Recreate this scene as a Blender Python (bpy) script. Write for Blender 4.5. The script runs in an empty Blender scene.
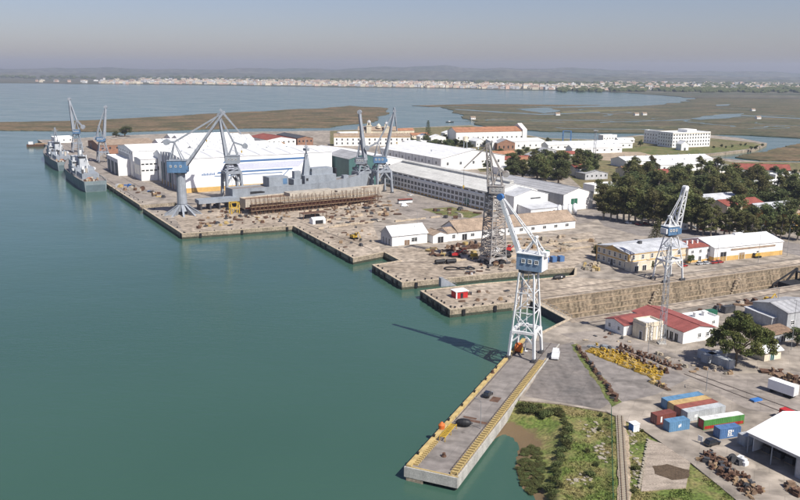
import bpy, bmesh, math, random
from mathutils import Vector, Matrix
from mathutils.geometry import tessellate_polygon
R = math.radians
rnd = random.Random(7)
scene = bpy.context.scene
COL = scene.collection

# ------------------------------------------------------------------ camera
CAMH, F, HY, ROLL = 90.0, 800.0, 70.5, R(0.3)
PITCH = math.atan((250 - HY) / F)
cam_d = bpy.data.cameras.new('camera'); cam = bpy.data.objects.new('camera', cam_d); COL.objects.link(cam)
cam_d.sensor_width = 36; cam_d.lens = F / 800 * 36
cam_d.clip_start = 1; cam_d.clip_end = 40000
cam.matrix_world = Matrix.Translation((0, 0, CAMH)) @ Matrix.Rotation(math.pi / 2 - PITCH, 4, 'X') @ Matrix.Rotation(ROLL, 4, 'Z')
scene.camera = cam

# ------------------------------------------------------------------ sky, sun, exposure
SUN_AZ, SUN_EL = R(137), R(48)          # azimuth clockwise from +Y
w = bpy.data.worlds.new('World'); scene.world = w; w.use_nodes = True
nt = w.node_tree; bg = nt.nodes['Background']
sky = nt.nodes.new('ShaderNodeTexSky'); sky.sky_type = 'NISHITA'; sky.sun_disc = False
sky.sun_elevation = SUN_EL; sky.sun_rotation = SUN_AZ
sky.air_density = 1.0; sky.dust_density = 1.0; sky.ozone_density = 3.0; sky.altitude = 90
tint = nt.nodes.new('ShaderNodeMix'); tint.data_type = 'RGBA'; tint.blend_type = 'MULTIPLY'; tint.inputs[0].default_value = 1; tint.inputs[7].default_value = (1.03, .93, 1.05, 1)   # hazy grey-blue air
nt.links.new(sky.outputs[0], tint.inputs[6]); nt.links.new(tint.outputs[2], bg.inputs[0]); bg.inputs[1].default_value = 0.066
sl = bpy.data.lights.new('sun', 'SUN'); sl.energy = 4.6; sl.angle = R(0.5); sl.color = (1, 0.955, 0.88)
so = bpy.data.objects.new('sun', sl); COL.objects.link(so)
sd = Vector((-math.sin(SUN_AZ) * math.cos(SUN_EL), -math.cos(SUN_AZ) * math.cos(SUN_EL), -math.sin(SUN_EL)))
so.rotation_euler = sd.to_track_quat('-Z', 'Y').to_euler(); so.location = (200, -200, 400)
scene.view_settings.view_transform = 'Standard'; scene.view_settings.look = 'None'
scene.view_settings.exposure = 0.5; scene.view_settings.gamma = 1.0
scene.view_settings.use_curve_mapping = False
scene.render.engine = 'CYCLES'

# ------------------------------------------------------------------ pixel -> place
GZ = 3.0                                   # height of the yard above the water
def ray(x, y):
    u, v = x - 400, y - 250
    c, s = math.cos(ROLL), math.sin(ROLL)
    u, v = u * c + v * s, -u * s + v * c
    cp, sp = math.cos(PITCH), math.sin(PITCH)
    return Vector((u, F * cp - v * sp, -F * sp - v * cp))
def px(x, y, z=GZ):                        # where the line of sight meets the level z
    d = ray(x, y); t = (z - CAMH) / d.z
    return Vector((d.x * t, d.y * t, z))
def rise(p, y):                            # height above p at which its vertical reaches image row y
    lo, hi = p.z - 5, 400.0
    for _ in range(40):
        m = (lo + hi) / 2
        if proj(Vector((p.x, p.y, m)))[1] > y: lo = m
        else: hi = m
    return lo - p.z
def proj(p):
    z = p.z - CAMH; cp, sp = math.cos(PITCH), math.sin(PITCH)
    cy = p.y * cp - z * sp; cz = p.y * sp + z * cp
    u, v = p.x / cy * F, -cz / cy * F
    c, s = math.cos(ROLL), math.sin(ROLL)
    return u * c - v * s + 400, u * s + v * c + 250
def onplane(p, az, x, y):                  # line of sight meets the vertical plane through p of azimuth az
    n = Vector((math.cos(az), -math.sin(az), 0)); d = ray(x, y)
    t = (p - Vector((0, 0, CAMH))).dot(n) / d.dot(n)
    return Vector((0, 0, CAMH)) + d * t
def dirv(azd): return Vector((math.sin(R(azd)), math.cos(R(azd)), 0))
UU, VV = dirv(150), dirv(60)               # along the quay towards the near end; inland
def uv(u, v, z=GZ): p = UU * u + VV * v; p.z = z; return p
def rot_of(azd): return R(90 - azd)        # rotation that turns local +x to azimuth azd

# ------------------------------------------------------------------ materials
MATS = {}
def mat(name, col, rough=.85, var=.18, scale=.35, metal=0., fine=.1, stripe=None, bump=0., spec=.3, col2=None, thr=None, streak=None, coat=0):
    if name in MATS: return MATS[name]
    m = bpy.data.materials.new(name); m.use_nodes = True; MATS[name] = m
    t = m.node_tree; N = t.nodes; L = t.links; b = N['Principled BSDF']
    b.inputs['Roughness'].default_value = rough; b.inputs['Metallic'].default_value = metal
    b.inputs['Specular IOR Level'].default_value = spec
    if coat: b.inputs['Coat Weight'].default_value = coat
    tc = N.new('ShaderNodeTexCoord'); src = tc.outputs['Object']
    n1 = N.new('ShaderNodeTexNoise'); n1.inputs['Scale'].default_value = scale; n1.inputs['Detail'].default_value = 6; n1.inputs['Roughness'].default_value = .62
    L.new(src, n1.inputs['Vector'])
    cr = N.new('ShaderNodeValToRGB'); e = cr.color_ramp.elements
    e[0].position, e[1].position = (.33, .68) if thr is None else thr
    c2 = col2 or tuple(min(1, c * (1 + var)) for c in col)
    c1 = col if col2 else tuple(c * (1 - var) for c in col)
    e[0].color = (*c1, 1); e[1].color = (*c2, 1)
    L.new(n1.outputs[0], cr.inputs[0]); out = cr.outputs[0]
    def mul(a, fac_socket, lo, hi, f0=.3, f1=.7):
        mr = N.new('ShaderNodeMapRange'); mr.inputs[1].default_value = f0; mr.inputs[2].default_value = f1
        mr.inputs[3].default_value = lo; mr.inputs[4].default_value = hi; L.new(fac_socket, mr.inputs[0])
        x = N.new('ShaderNodeMix'); x.data_type = 'RGBA'; x.blend_type = 'MULTIPLY'; x.inputs[0].default_value = 1
        L.new(a, x.inputs[6]); L.new(mr.outputs[0], x.inputs[7]); return x.outputs[2]
    if fine:
        n2 = N.new('ShaderNodeTexNoise'); n2.inputs['Scale'].default_value = scale * 9; n2.inputs['Detail'].default_value = 4
        L.new(src, n2.inputs['Vector']); out = mul(out, n2.outputs[0], 1 - fine * 1.6, 1 + fine)
    if streak:                              # (scale_along, scale_across, amount): rain streaks and stains
        mp = N.new('ShaderNodeMapping'); mp.inputs['Scale'].default_value = streak[0]; L.new(src, mp.inputs[0])
        n3 = N.new('ShaderNodeTexNoise'); n3.inputs['Scale'].default_value = 1; n3.inputs['Detail'].default_value = 5; L.new(mp.outputs[0], n3.inputs['Vector'])
        out = mul(out, n3.outputs[0], 1 - streak[1], 1.0, .3, .58)
    if stripe:                              # (axis, period m, darkness)
        wv = N.new('ShaderNodeTexWave'); wv.bands_direction = stripe[0]; wv.inputs['Scale'].default_value = 1 / stripe[1] / 3.1416 * 3.1416 / 2 * 1.0
        wv.inputs['Distortion'].default_value = .15; L.new(src, wv.inputs[0])
        out = mul(out, wv.outputs[1], 1 - stripe[2], 1.0, 0, .5)
    L.new(out, b.inputs['Base Color'])
    if bump:
        bp = N.new('ShaderNodeBump'); bp.inputs['Strength'].default_value = .6; bp.inputs['Distance'].default_value = bump
        L.new((n2 if fine else n1).outputs[0], bp.inputs['Height']); L.new(bp.outputs[0], b.inputs['Normal'])
    return m
def C(h):                                   # '#rrggbb' as seen -> linear
    r = [int(h[i:i + 2], 16) / 255 for i in (1, 3, 5)]
    return tuple(c / 12.92 if c <= .04045 else ((c + .055) / 1.055) ** 2.4 for c in r)
WS = ((.5, .5, .06), .22)
mat('white_wall', (.83, .82, .79), .8, .04, .2, streak=((.5, .5, .06), .14))
mat('white_roof', (.80, .80, .79), .55, .05, .08, streak=((.6, .05, .3), .2), stripe=('X', 3.0, .1))
mat('pale_roof', (.62, .61, .575), .65, .1, .08, streak=((.6, .05, .3), .2), stripe=('X', 3.0, .1))
mat('white_sheet', (.83, .83, .83), .5, .03, .1, fine=.03)
mat('grey_wall', (.50, .50, .51), .8, .08, .2, streak=WS)
mat('grey_sheet', (.42, .43, .44), .6, .08, .15, streak=WS, stripe=('X', 1.2, .12))
mat('grey_roof', (.40, .40, .41), .7, .14, .12, stripe=('X', 4.5, .22), streak=((.3, .05, .3), .2))
mat('pale_grey_roof', (.52, .53, .55), .7, .14, .2, streak=((.25, .3, .3), .25))
mat('tile_tan', (.35, .265, .195), .9, .25, .25, stripe=('X', .9, .18), fine=.25)
mat('tile_orange', (.36, .175, .10), .9, .25, .2, stripe=('X', .9, .15), fine=.25)
mat('tile_red', (.27, .08, .06), .85, .22, .25, stripe=('X', .7, .15), fine=.2)
mat('red_paint_roof', (.30, .09, .078), .75, .12, .35, fine=.12, streak=((.15, .5, .5), .25))
mat('ochre', (.58, .37, .13), .85, .12, .3)
mat('cream', (.70, .62, .48), .85, .1, .3, streak=WS)
mat('pink', (.62, .45, .36), .85, .1, .3)
mat('brick', (.27, .15, .10), .9, .2, .5)
mat('glass', (.03, .035, .04), .15, .3, .5, spec=.6, fine=0)
mat('dark', (.025, .025, .028), .8, .3, .5)
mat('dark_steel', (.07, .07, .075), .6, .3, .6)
mat('frame_white', (.75, .75, .73), .6, .05, 1, fine=0)
mat('teal_door', (.035, .11, .10), .7, .2, .3, stripe=('Z', .8, .25))
mat('green_door', (.025, .12, .075), .6, .15, .4)
mat('teal_sheet', (.07, .15, .145), .6, .15, .2, stripe=('X', 1.5, .15))
mat('blue_stripe', (.07, .16, .33), .6, .1, .2)
mat('lilac_stripe', (.55, .57, .68), .6, .06, .2)
mat('crane_white', (.72, .73, .73), .5, .08, .4, streak=((.8, .8, .15), .22))
mat('lamp_grey', (.24, .245, .25), .6, .1, .5)
mat('crane_grey', (.29, .315, .35), .55, .12, .3, streak=((.6, .6, .1), .25))
mat('crane_blue', (.105, .20, .335), .5, .12, .4, streak=((.8, .8, .1), .25))
mat('crane_pale_blue', (.24, .34, .47), .5, .1, .4, streak=((.8, .8, .1), .25))
mat('crane_rust', (.36, .345, .33), .7, .3, .5, col2=(.22, .17, .14), thr=(.45, .75))
mat('pulley_blue', (.06, .16, .38), .5, .1, .6)
mat('navy_grey', (.28, .31, .345), .6, .08, .2, streak=((.3, .3, .08), .2))
mat('ship_white', (.50, .52, .54), .6, .1, .3, streak=((.5, .5, .1), .3))
mat('ship_side', (.20, .245, .26), .6, .1, .2, streak=((.3, .3, .08), .3))
mat('navy_dark', (.10, .14, .155), .55, .15, .2)
mat('deck_grey', (.22, .20, .19), .85, .22, .3)
mat('hull_red', (.13, .045, .033), .8, .3, .25, fine=.25)
mat('hull_cream', (.46, .41, .34), .8, .15, .2, streak=((.3, .3, .08), .25))
mat('rust', (.125, .07, .047), .9, .4, .8, fine=.3)
mat('rust_pale', (.23, .155, .105), .9, .35, .8, fine=.3)
mat('timber', (.33, .23, .14), .9, .3, .5, fine=.25)
mat('yellow', (.50, .33, .045), .6, .18, .7, fine=.15)
mat('yellow_worn', (.47, .35, .15), .75, .25, .7, fine=.2)
mat('red_paint', (.45, .03, .03), .5, .12, .6)
mat('orange_paint', (.55, .14, .03), .6, .15, .6)
mat('blue_paint', (.05, .17, .45), .5, .15, .6)
mat('black_rubber', (.018, .018, .02), .55, .3, .6)
mat('car_black', (.012, .013, .016), .2, .1, 1, spec=.6, coat=.6, fine=0)
mat('car_white', (.75, .76, .77), .3, .03, 1, coat=.5, fine=0)
mat('car_red', (.35, .02, .02), .3, .05, 1, coat=.5, fine=0)
mat('car_silver', (.45, .46, .48), .3, .05, 1, coat=.5, fine=0)
mat('tyre', (.015, .015, .015), .9, .2, 1)
for n, c in dict(c_blue=(.12, .25, .40), c_blue2=(.09, .18, .36), c_yellow=(.52, .36, .16), c_red=(.30, .10, .075), c_brown=(.20, .065, .05), c_grey=(.48, .50, .51), c_green=(.09, .27, .07), c_scarlet=(.40, .04, .03), c_white=(.74, .74, .72), c_steel=(.40, .41, .42)).items():
    mat(n, c, .55, .1, .5, fine=.1, streak=((1, 1, .2), .25))
# ground
mat('yard', (.43, .37, .305), .95, .2, .025, col2=(.28, .243, .205), fine=.26, streak=((.05, .2, .2), .22), bump=.03)
mat('dock_apron', (.46, .385, .305), .95, .2, .045, col2=(.285, .23, .175), fine=.32, streak=((.05, .25, .2), .2), bump=.05)
mat('asphalt', (.225, .20, .185), .95, .15, .05, col2=(.30, .27, .245), fine=.15, streak=((.06, .35, .2), .2), bump=.02)
mat('asphalt_dark', (.17, .155, .145), .95, .15, .07, col2=(.27, .235, .21), fine=.15, streak=((.4, .06, .2), .25))
mat('road', (.31, .27, .235), .95, .15, .05, fine=.15, streak=((.03, .3, .2), .15))
mat('quay_stone', (.40, .33, .25), .95, .2, .15, col2=(.27, .22, .16), fine=.3, bump=.05, streak=((.3, .3, .03), .35))
mat('quay_wet', (.06, .065, .045), .7, .3, .3, fine=.3)
mat('dock_wall', (.36, .285, .205), .95, .2, .10, col2=(.20, .16, .105), fine=.35, bump=.1, streak=((.45, .45, .03), .6))
mat('dock_ledge', (.40, .31, .22), .95, .3, .25, col2=(.28, .21, .14), fine=.3)
mat('ledge', (.46, .38, .28), .95, .2, .3, fine=.25)
mat('concrete', (.46, .44, .40), .9, .12, .3, fine=.15, streak=((.5, .5, .06), .25))
mat('rail', (.10, .08, .07), .6, .3, .5)
mat('marsh', (.20, .135, .075), 1, .3, .02, col2=(.09, .082, .036), fine=.3, thr=(.35, .62), streak=((.004, .03, .03), .3))
mat('marsh_brown', (.155, .125, .075), 1, .3, .014, col2=(.08, .085, .042), fine=.3, thr=(.35, .62), streak=((.003, .03, .03), .35))
mat('plain', (.085, .095, .06), 1, .3, .0025, col2=(.15, .13, .095), fine=.3, thr=(.4, .65), streak=((.0008, .006, .03), .4))
mat('hill', (.075, .09, .065), 1, .3, .0016, col2=(.13, .12, .09), fine=.3)
mat('grass', (.10, .125, .035), 1, .3, .12, col2=(.20, .17, .075), fine=.35, thr=(.42, .62), bump=.15)
mat('dry_grass', (.20, .16, .085), 1, .3, .03, col2=(.12, .125, .05), fine=.3)
mat('dirt', (.38, .30, .215), 1, .25, .2, fine=.3, bump=.05)
mat('dirt_dark', (.10, .07, .045), 1, .25, .5, fine=.3)
mat('rubble', (.34, .30, .235), 1, .2, .8, fine=.25)
mat('slab', (.42, .35, .285), .95, .25, .3, col2=(.30, .25, .20), fine=.18, streak=((.15, .9, .3), .3))
mat('bark', (.16, .125, .09), .95, .3, .8, fine=.3)
mat('bark_pale', (.30, .26, .21), .95, .3, .8, fine=.3)
def leafmat(name, c, c2):
    m = mat(name, c, .75, .3, .25, col2=c2, fine=.35, thr=(.35, .65), spec=.2)
    t = m.node_tree; b = t.nodes['Principled BSDF']; o = t.nodes['Material Output']    # thin leaves let some light through
    tr_ = t.nodes.new('ShaderNodeBsdfTranslucent'); mx = t.nodes.new('ShaderNodeMixShader'); mx.inputs[0].default_value = .3
    oi = t.nodes.new('ShaderNodeObjectInfo'); hs_ = t.nodes.new('ShaderNodeHueSaturation'); src_ = b.inputs['Base Color'].links[0].from_socket
    mr = t.nodes.new('ShaderNodeMapRange'); mr.inputs[3].default_value = .72; mr.inputs[4].default_value = 1.3; t.links.new(oi.outputs['Random'], mr.inputs[0]); t.links.new(mr.outputs[0], hs_.inputs['Value'])
    mr2 = t.nodes.new('ShaderNodeMapRange'); mr2.inputs[3].default_value = .47; mr2.inputs[4].default_value = .525; t.links.new(oi.outputs['Random'], mr2.inputs[0]); t.links.new(mr2.outputs[0], hs_.inputs['Hue'])
    t.links.new(src_, hs_.inputs['Color']); t.links.new(hs_.outputs[0], b.inputs['Base Color']); t.links.new(hs_.outputs[0], tr_.inputs[0])
    t.links.new(b.outputs[0], mx.inputs[1]); t.links.new(tr_.outputs[0], mx.inputs[2]); t.links.new(mx.outputs[0], o.inputs[0]); return m
leafmat('leaf_dark', (.07, .095, .038), (.15, .165, .065))
leafmat('leaf_olive', (.115, .135, .05), (.225, .215, .085))
leafmat('leaf_pine', (.075, .10, .03), (.17, .165, .055))
leafmat('leaf_shrub', (.08, .10, .035), (.17, .175, .065))
def slabs(name, size, rot, dark=.72, stain=.6):      # slab joints, oil and tyre stains on a paved surface
    m = MATS[name]; t = m.node_tree; N, L = t.nodes, t.links; b = N['Principled BSDF']; out = b.inputs['Base Color'].links[0].from_socket
    g = N.new('ShaderNodeNewGeometry'); mp = N.new('ShaderNodeMapping'); mp.inputs['Rotation'].default_value = (0, 0, rot); L.new(g.outputs['Position'], mp.inputs[0])
    br = N.new('ShaderNodeTexBrick'); br.inputs['Scale'].default_value = 1; br.inputs['Brick Width'].default_value = size; br.inputs['Row Height'].default_value = size * .8; br.inputs['Mortar Size'].default_value = .09; br.inputs['Mortar Smooth'].default_value = .4
    br.inputs['Color1'].default_value = (1, 1, 1, 1); br.inputs['Color2'].default_value = (.86, .86, .86, 1); br.inputs['Mortar'].default_value = (dark, dark, dark, 1); L.new(mp.outputs[0], br.inputs[0])
    x = N.new('ShaderNodeMix'); x.data_type = 'RGBA'; x.blend_type = 'MULTIPLY'; x.inputs[0].default_value = 1; L.new(out, x.inputs[6]); L.new(br.outputs[0], x.inputs[7]); out = x.outputs[2]
    for sc, st, lo, f0, f1 in ((.09, (1, 1, 1), stain, .60, .72), (.05, (1, 7, 1), .8, .55, .66), (.30, (1, 1, 1), stain, .66, .74)):
        m2 = N.new('ShaderNodeMapping'); m2.inputs['Scale'].default_value = st; m2.inputs['Rotation'].default_value = (0, 0, rot + .3); L.new(g.outputs['Position'], m2.inputs[0])
        n = N.new('ShaderNodeTexNoise'); n.inputs['Scale'].default_value = sc; n.inputs['Detail'].default_value = 4; L.new(m2.outputs[0], n.inputs['Vector'])
        mr = N.new('ShaderNodeMapRange'); mr.inputs[1].default_value = f0; mr.inputs[2].default_value = f1; mr.inputs[3].default_value = 1; mr.inputs[4].default_value = lo; L.new(n.outputs[0], mr.inputs[0])
        x = N.new('ShaderNodeMix'); x.data_type = 'RGBA'; x.blend_type = 'MULTIPLY'; x.inputs[0].default_value = 1; L.new(out, x.inputs[6]); L.new(mr.outputs[0], x.inputs[7]); out = x.outputs[2]
    L.new(out, b.inputs['Base Color'])
for n_, s_ in (('yard', 6), ('road', 7), ('asphalt', 9), ('asphalt_dark', 11)): slabs(n_, s_, R(24), .78)
# terrain of the bank: mud low, grass high
def bankmat():
    m = mat('bank', (.115, .155, .035), 1, .3, .16, col2=(.24, .20, .085), fine=.35, thr=(.40, .63), bump=.12)
    t = m.node_tree; N, L = t.nodes, t.links; b = N['Principled BSDF']; old = b.inputs['Base Color'].links[0].from_socket
    g = N.new('ShaderNodeNewGeometry'); s = N.new('ShaderNodeSeparateXYZ'); L.new(g.outputs['Position'], s.inputs[0])
    n = N.new('ShaderNodeTexNoise'); n.inputs['Scale'].default_value = .25; n.inputs['Detail'].default_value = 5; L.new(g.outputs['Position'], n.inputs['Vector'])
    a = N.new('ShaderNodeMath'); a.operation = 'MULTIPLY_ADD'; a.inputs[1].default_value = 1.6; L.new(n.outputs[0], a.inputs[0]); L.new(s.outputs[2], a.inputs[2])
    mr = N.new('ShaderNodeMapRange'); mr.inputs[1].default_value = 1.35; mr.inputs[2].default_value = 1.75; L.new(a.outputs[0], mr.inputs[0])
    x = N.new('ShaderNodeMix'); x.data_type = 'RGBA'; L.new(mr.outputs[0], x.inputs[0]); x.inputs[6].default_value = (.15, .105, .058, 1); L.new(old, x.inputs[7])
    L.new(x.outputs[2], b.inputs['Base Color'])
bankmat()
def watermat():
    m = bpy.data.materials.new('water'); m.use_nodes = True; MATS['water'] = m
    t = m.node_tree; N, L = t.nodes, t.links; b = N['Principled BSDF']
    b.inputs['Roughness'].default_value = .12; b.inputs['IOR'].default_value = 1.33
    g = N.new('ShaderNodeNewGeometry')
    n = N.new('ShaderNodeTexNoise'); n.inputs['Scale'].default_value = .006; n.inputs['Detail'].default_value = 3; L.new(g.outputs['Position'], n.inputs['Vector'])
    cr = N.new('ShaderNodeValToRGB'); cr.color_ramp.elements[0].position = .3; cr.color_ramp.elements[1].position = .7
    cr.color_ramp.elements[0].color = (.036, .084, .061, 1); cr.color_ramp.elements[1].color = (.046, .101, .075, 1)
    L.new(n.outputs[0], cr.inputs[0]); L.new(cr.outputs[0], b.inputs['Base Color'])
    hs = []
    for sc, amp, st in ((.9, .035, (1, 1.6, 1)), (.25, .13, (1, 2.2, 1)), (.06, .20, (1, 2.0, 1)), (.012, .15, (1, 1.2, 1))):
        mp = N.new('ShaderNodeMapping'); mp.inputs['Scale'].default_value = st; mp.inputs['Rotation'].default_value = (0, 0, .35); L.new(g.outputs['Position'], mp.inputs[0])
        k = N.new('ShaderNodeTexNoise'); k.inputs['Scale'].default_value = sc; k.inputs['Detail'].default_value = 3; L.new(mp.outputs[0], k.inputs['Vector'])
        q = N.new('ShaderNodeMath'); q.operation = 'MULTIPLY'; q.inputs[1].default_value = amp; L.new(k.outputs[0], q.inputs[0]); hs.append(q.outputs[0])
    a = N.new('ShaderNodeMath'); L.new(hs[0], a.inputs[0]); L.new(hs[1], a.inputs[1])
    a3 = N.new('ShaderNodeMath'); L.new(a.outputs[0], a3.inputs[0]); L.new(hs[2], a3.inputs[1])
    a2 = N.new('ShaderNodeMath'); L.new(a3.outputs[0], a2.inputs[0]); L.new(hs[3], a2.inputs[1])
    wn = N.new('ShaderNodeTexNoise'); wn.inputs['Scale'].default_value = .011; wn.inputs['Detail'].default_value = 5; wn.inputs['Roughness'].default_value = .6   # wind patches
    mw = N.new('ShaderNodeMapping'); mw.inputs['Scale'].default_value = (1, 2.6, 1); mw.inputs['Rotation'].default_value = (0, 0, .5); L.new(g.outputs['Position'], mw.inputs[0]); L.new(mw.outputs[0], wn.inputs['Vector'])
    wr = N.new('ShaderNodeMapRange'); wr.inputs[1].default_value = .35; wr.inputs[2].default_value = .65; wr.inputs[3].default_value = .08; wr.inputs[4].default_value = .19; L.new(wn.outputs[0], wr.inputs[0]); L.new(wr.outputs[0], b.inputs['Roughness'])
    bp = N.new('ShaderNodeBump'); bp.inputs['Strength'].default_value = .55; bp.inputs['Distance'].default_value = 1.0
    L.new(a2.outputs[0], bp.inputs['Height']); L.new(bp.outputs[0], b.inputs['Normal'])
watermat()

# ------------------------------------------------------------------ mesh helpers
class MB:
    def __init__(s): s.v, s.f, s.m = [], [], []
    def add(s, vs, fs, m=0):
        o = len(s.v); s.v += [tuple(p) for p in vs]
        for f in fs: s.f.append([i + o for i in f]); s.m.append(m)
        return s
    def b2(s, x0, x1, y0, y1, z0, z1, m=0):
        return s.add([(x0, y0, z0), (x1, y0, z0), (x1, y1, z0), (x0, y1, z0), (x0, y0, z1), (x1, y0, z1), (x1, y1, z1), (x0, y1, z1)],
                     [(3, 2, 1, 0), (4, 5, 6, 7), (0, 1, 5, 4), (1, 2, 6, 5), (2, 3, 7, 6), (3, 0, 4, 7)], m)
    def box(s, c, sz, rz=0, m=0):
        M = Matrix.Translation(c) @ Matrix.Rotation(rz, 4, 'Z'); x, y, z = (k / 2 for k in sz)
        o = len(s.v); s.b2(-x, x, -y, y, -z, z, m); s.v[o:] = [tuple(M @ Vector(p)) for p in s.v[o:]]; return s
    def tube(s, p, q, r0, r1=None, n=4, m=0, cap=True):
        p, q = Vector(p), Vector(q); r1 = r0 if r1 is None else r1; d = q - p
        if d.length < 1e-6: return s
        d.normalize(); a = d.orthogonal() if abs(d.z) < .999 else Vector((1, 0, 0))
        if abs(d.z) < .95: a = Vector((0, 0, 1)).cross(d)
        a.normalize(); b = d.cross(a); vs = []
        for c, r in ((p, r0), (q, r1)):
            for i in range(n):
                t = 2 * math.pi * (i + .5) / n; vs.append(c + a * (r * math.cos(t)) + b * (r * math.sin(t)))
        fs = [(i, (i + 1) % n, n + (i + 1) % n, n + i) for i in range(n)]
        if cap: fs += [tuple(range(n))[::-1], tuple(range(n, 2 * n))]
        return s.add(vs, fs, m)
    def prism(s, poly, z0, z1, m=0, mtop=None):
        n = len(poly); vs = [(x, y, z0) for x, y in poly] + [(x, y, z1) for x, y in poly]
        s.add(vs, [(i, (i + 1) % n, n + (i + 1) % n, n + i) for i in range(n)], m)
        tr = tessellate_polygon([[Vector((x, y, 0)) for x, y in poly]])
        s.add([(x, y, z1) for x, y in poly], tr, m if mtop is None else mtop); s.add([(x, y, z0) for x, y in poly], [t[::-1] for t in tr], m); return s
    def ext(s, prof, axis, a0, a1, m=0):    # profile in (other, z) extruded along x or y
        n = len(prof); mk = (lambda a, p: (a, p[0], p[1])) if axis == 'x' else (lambda a, p: (p[0], a, p[1]))
        vs = [mk(a0, p) for p in prof] + [mk(a1, p) for p in prof]
        return s.add(vs, [(i, (i + 1) % n, n + (i + 1) % n, n + i) for i in range(n)] + [tuple(range(n))[::-1], tuple(range(n, 2 * n))], m)
    def lattice(s, A, B, n, wc, wb, m=0, ring=True):   # four-chord lattice from corners A to corners B
        A = [Vector(p) for p in A]; B = [Vector(p) for p in B]; k = len(A)
        for a, b in zip(A, B): s.tube(a, b, wc, m=m)
        for i in range(n):
            P = [a.lerp(b, i / n) for a, b in zip(A, B)]; Q = [a.lerp(b, (i + 1) / n) for a, b in zip(A, B)]
            for j in range(k):
                j2 = (j + 1) % k
                if (i + j) % 2: s.tube(P[j], Q[j2], wb, m=m, cap=False)
                else: s.tube(P[j2], Q[j], wb, m=m, cap=False)
                if ring: s.tube(Q[j], Q[j2], wb, m=m, cap=False)
        return s
    def mesh(s, name, mats, smooth=False):
        me = bpy.data.meshes.new(name); me.from_pydata(s.v, [], s.f)
        for k in (mats if isinstance(mats, (list, tuple)) else [mats]): me.materials.append(MATS[k])
        me.polygons.foreach_set('material_index', s.m)
        bm = bmesh.new(); bm.from_mesh(me); bmesh.ops.recalc_face_normals(bm, faces=bm.faces); bm.to_mesh(me); bm.free()
        if smooth: me.polygons.foreach_set('use_smooth', [True] * len(me.polygons))
        me.update(); return me
    def build(s, name, mats, parent=None, loc=None, rz=0, smooth=False):
        return link(name, s.mesh(name, mats, smooth), parent, loc, rz)
def link(name, me, parent=None, loc=None, rz=0):
    o = bpy.data.objects.new(name, me); COL.objects.link(o); o.parent = parent
    if loc is not None: o.location = loc
    if rz: o.rotation_euler = (0, 0, rz)
    return o
def tag(o, label=None, cat=None, group=None, kind=None):
    for k, v in (('label', label), ('category', cat), ('group', group), ('kind', kind)):
        if v: o[k] = v
    return o
def thing(name, label, cat, loc=(0, 0, 0), rz=0, group=None):
    return tag(link(name, None, None, loc, rz), label, cat, group)
def dup(root, loc, rz, label=None, sc=None, parent=None):
    r = root.copy(); COL.objects.link(r); r.parent = parent
    if loc is not None: r.location = loc; r.rotation_euler = (0, 0, rz)
    if label: r['label'] = label
    if sc: r.scale = (sc,) * 3 if not isinstance(sc, tuple) else sc
    for c in list(root.children): dup(c, None, 0, parent=r)
    return r
def rough_poly(pts, step, amp, seed=1):     # adds irregular points along the edges of a shore
    g = random.Random(seed); out = []
    for i, a in enumerate(pts):
        b = pts[(i + 1) % len(pts)]; d = b - a; n = max(1, int(d.length / step)); nr = Vector((-d.y, d.x, 0)).normalized()
        for k in range(n):
            p = a.lerp(b, k / n)
            if k: p = p + nr * g.uniform(-amp, amp)
            out.append(p)
    return out
def sheet(name, pts, z, matname, z0=None, kind='structure', sidemat=None, **kw):
    mb = MB(); poly = [(p.x, p.y) for p in pts]
    if z0 is None:
        mb.add([(x, y, z) for x, y in poly], tessellate_polygon([[Vector((x, y, 0)) for x, y in poly]]))
        return tag(mb.build(name, matname), kind=kind, **kw)
    mb.prism(poly, z0, z, 1 if sidemat else 0, 0)
    return tag(mb.build(name, [matname, sidemat] if sidemat else matname), kind=kind, **kw)
def inpoly(x, y, P):
    c = False
    for i in range(len(P)):
        (x1, y1), (x2, y2) = P[i], P[i - 1]
        if (y1 > y) != (y2 > y) and x < (x2 - x1) * (y - y1) / (y2 - y1) + x1: c = not c
    return c
# ================================================================== the setting
DF0, DN0 = px(533, 300.5), px(568, 319)
DF1 = DF0 + (px(800, 265) - DF0) * 1.3; DN1 = DN0 + (px(800, 284) - DN0) * 1.35
# water with the dry dock cut out
outer = [Vector(p) for p in ((-9500, -700, 0), (9500, -700, 0), (9500, 14000, 0), (-9500, 14000, 0))]
gate_a, gate_b = DF0 + VV * 1.5, DN0 + VV * 1.5
hole = [Vector((p.x, p.y, 0)) for p in (gate_a, DF1, DN1, gate_b)]
tr = tessellate_polygon([outer, hole]); mb = MB(); mb.add(outer + hole, tr); tag(mb.build('water', 'water'), kind='structure')

OUT = [uv(-1100, 110), uv(-534, 111), uv(-534, 134), uv(-520, 134), uv(-520, 110), uv(-427, 110), px(293, 226), px(353, 258.5), px(384, 252.5), px(400, 261),
       px(372, 265), px(402, 283), px(440, 279.5), px(512, 272.5), px(575, 268), px(574, 275.5), px(540, 279), px(478, 284), px(420, 291), px(450, 310),
       px(512, 303), DF0, DF1, DN1, DN0, px(536, 335), px(523, 346), px(530, 378), px(519, 400), px(560, 404), px(607, 412), px(640, 428), px(690, 462), px(745, 507),
       Vector((75, 118, 3)), Vector((700, 118, 3)), Vector((900, 700, 3)), px(860, 163), px(760, 161.5), px(690, 155.5), px(720, 153), px(755, 149),
       px(767, 143), px(740, 138), px(712, 135), px(640, 135), px(600, 139.5), px(545, 138), px(470, 125), px(400, 128), px(330, 130.5), px(200, 132.5), px(115, 135.5), px(60, 139.5)]
yard = sheet('yard_ground', OUT, GZ, 'yard', z0=-8.2, sidemat='quay_stone')
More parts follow.
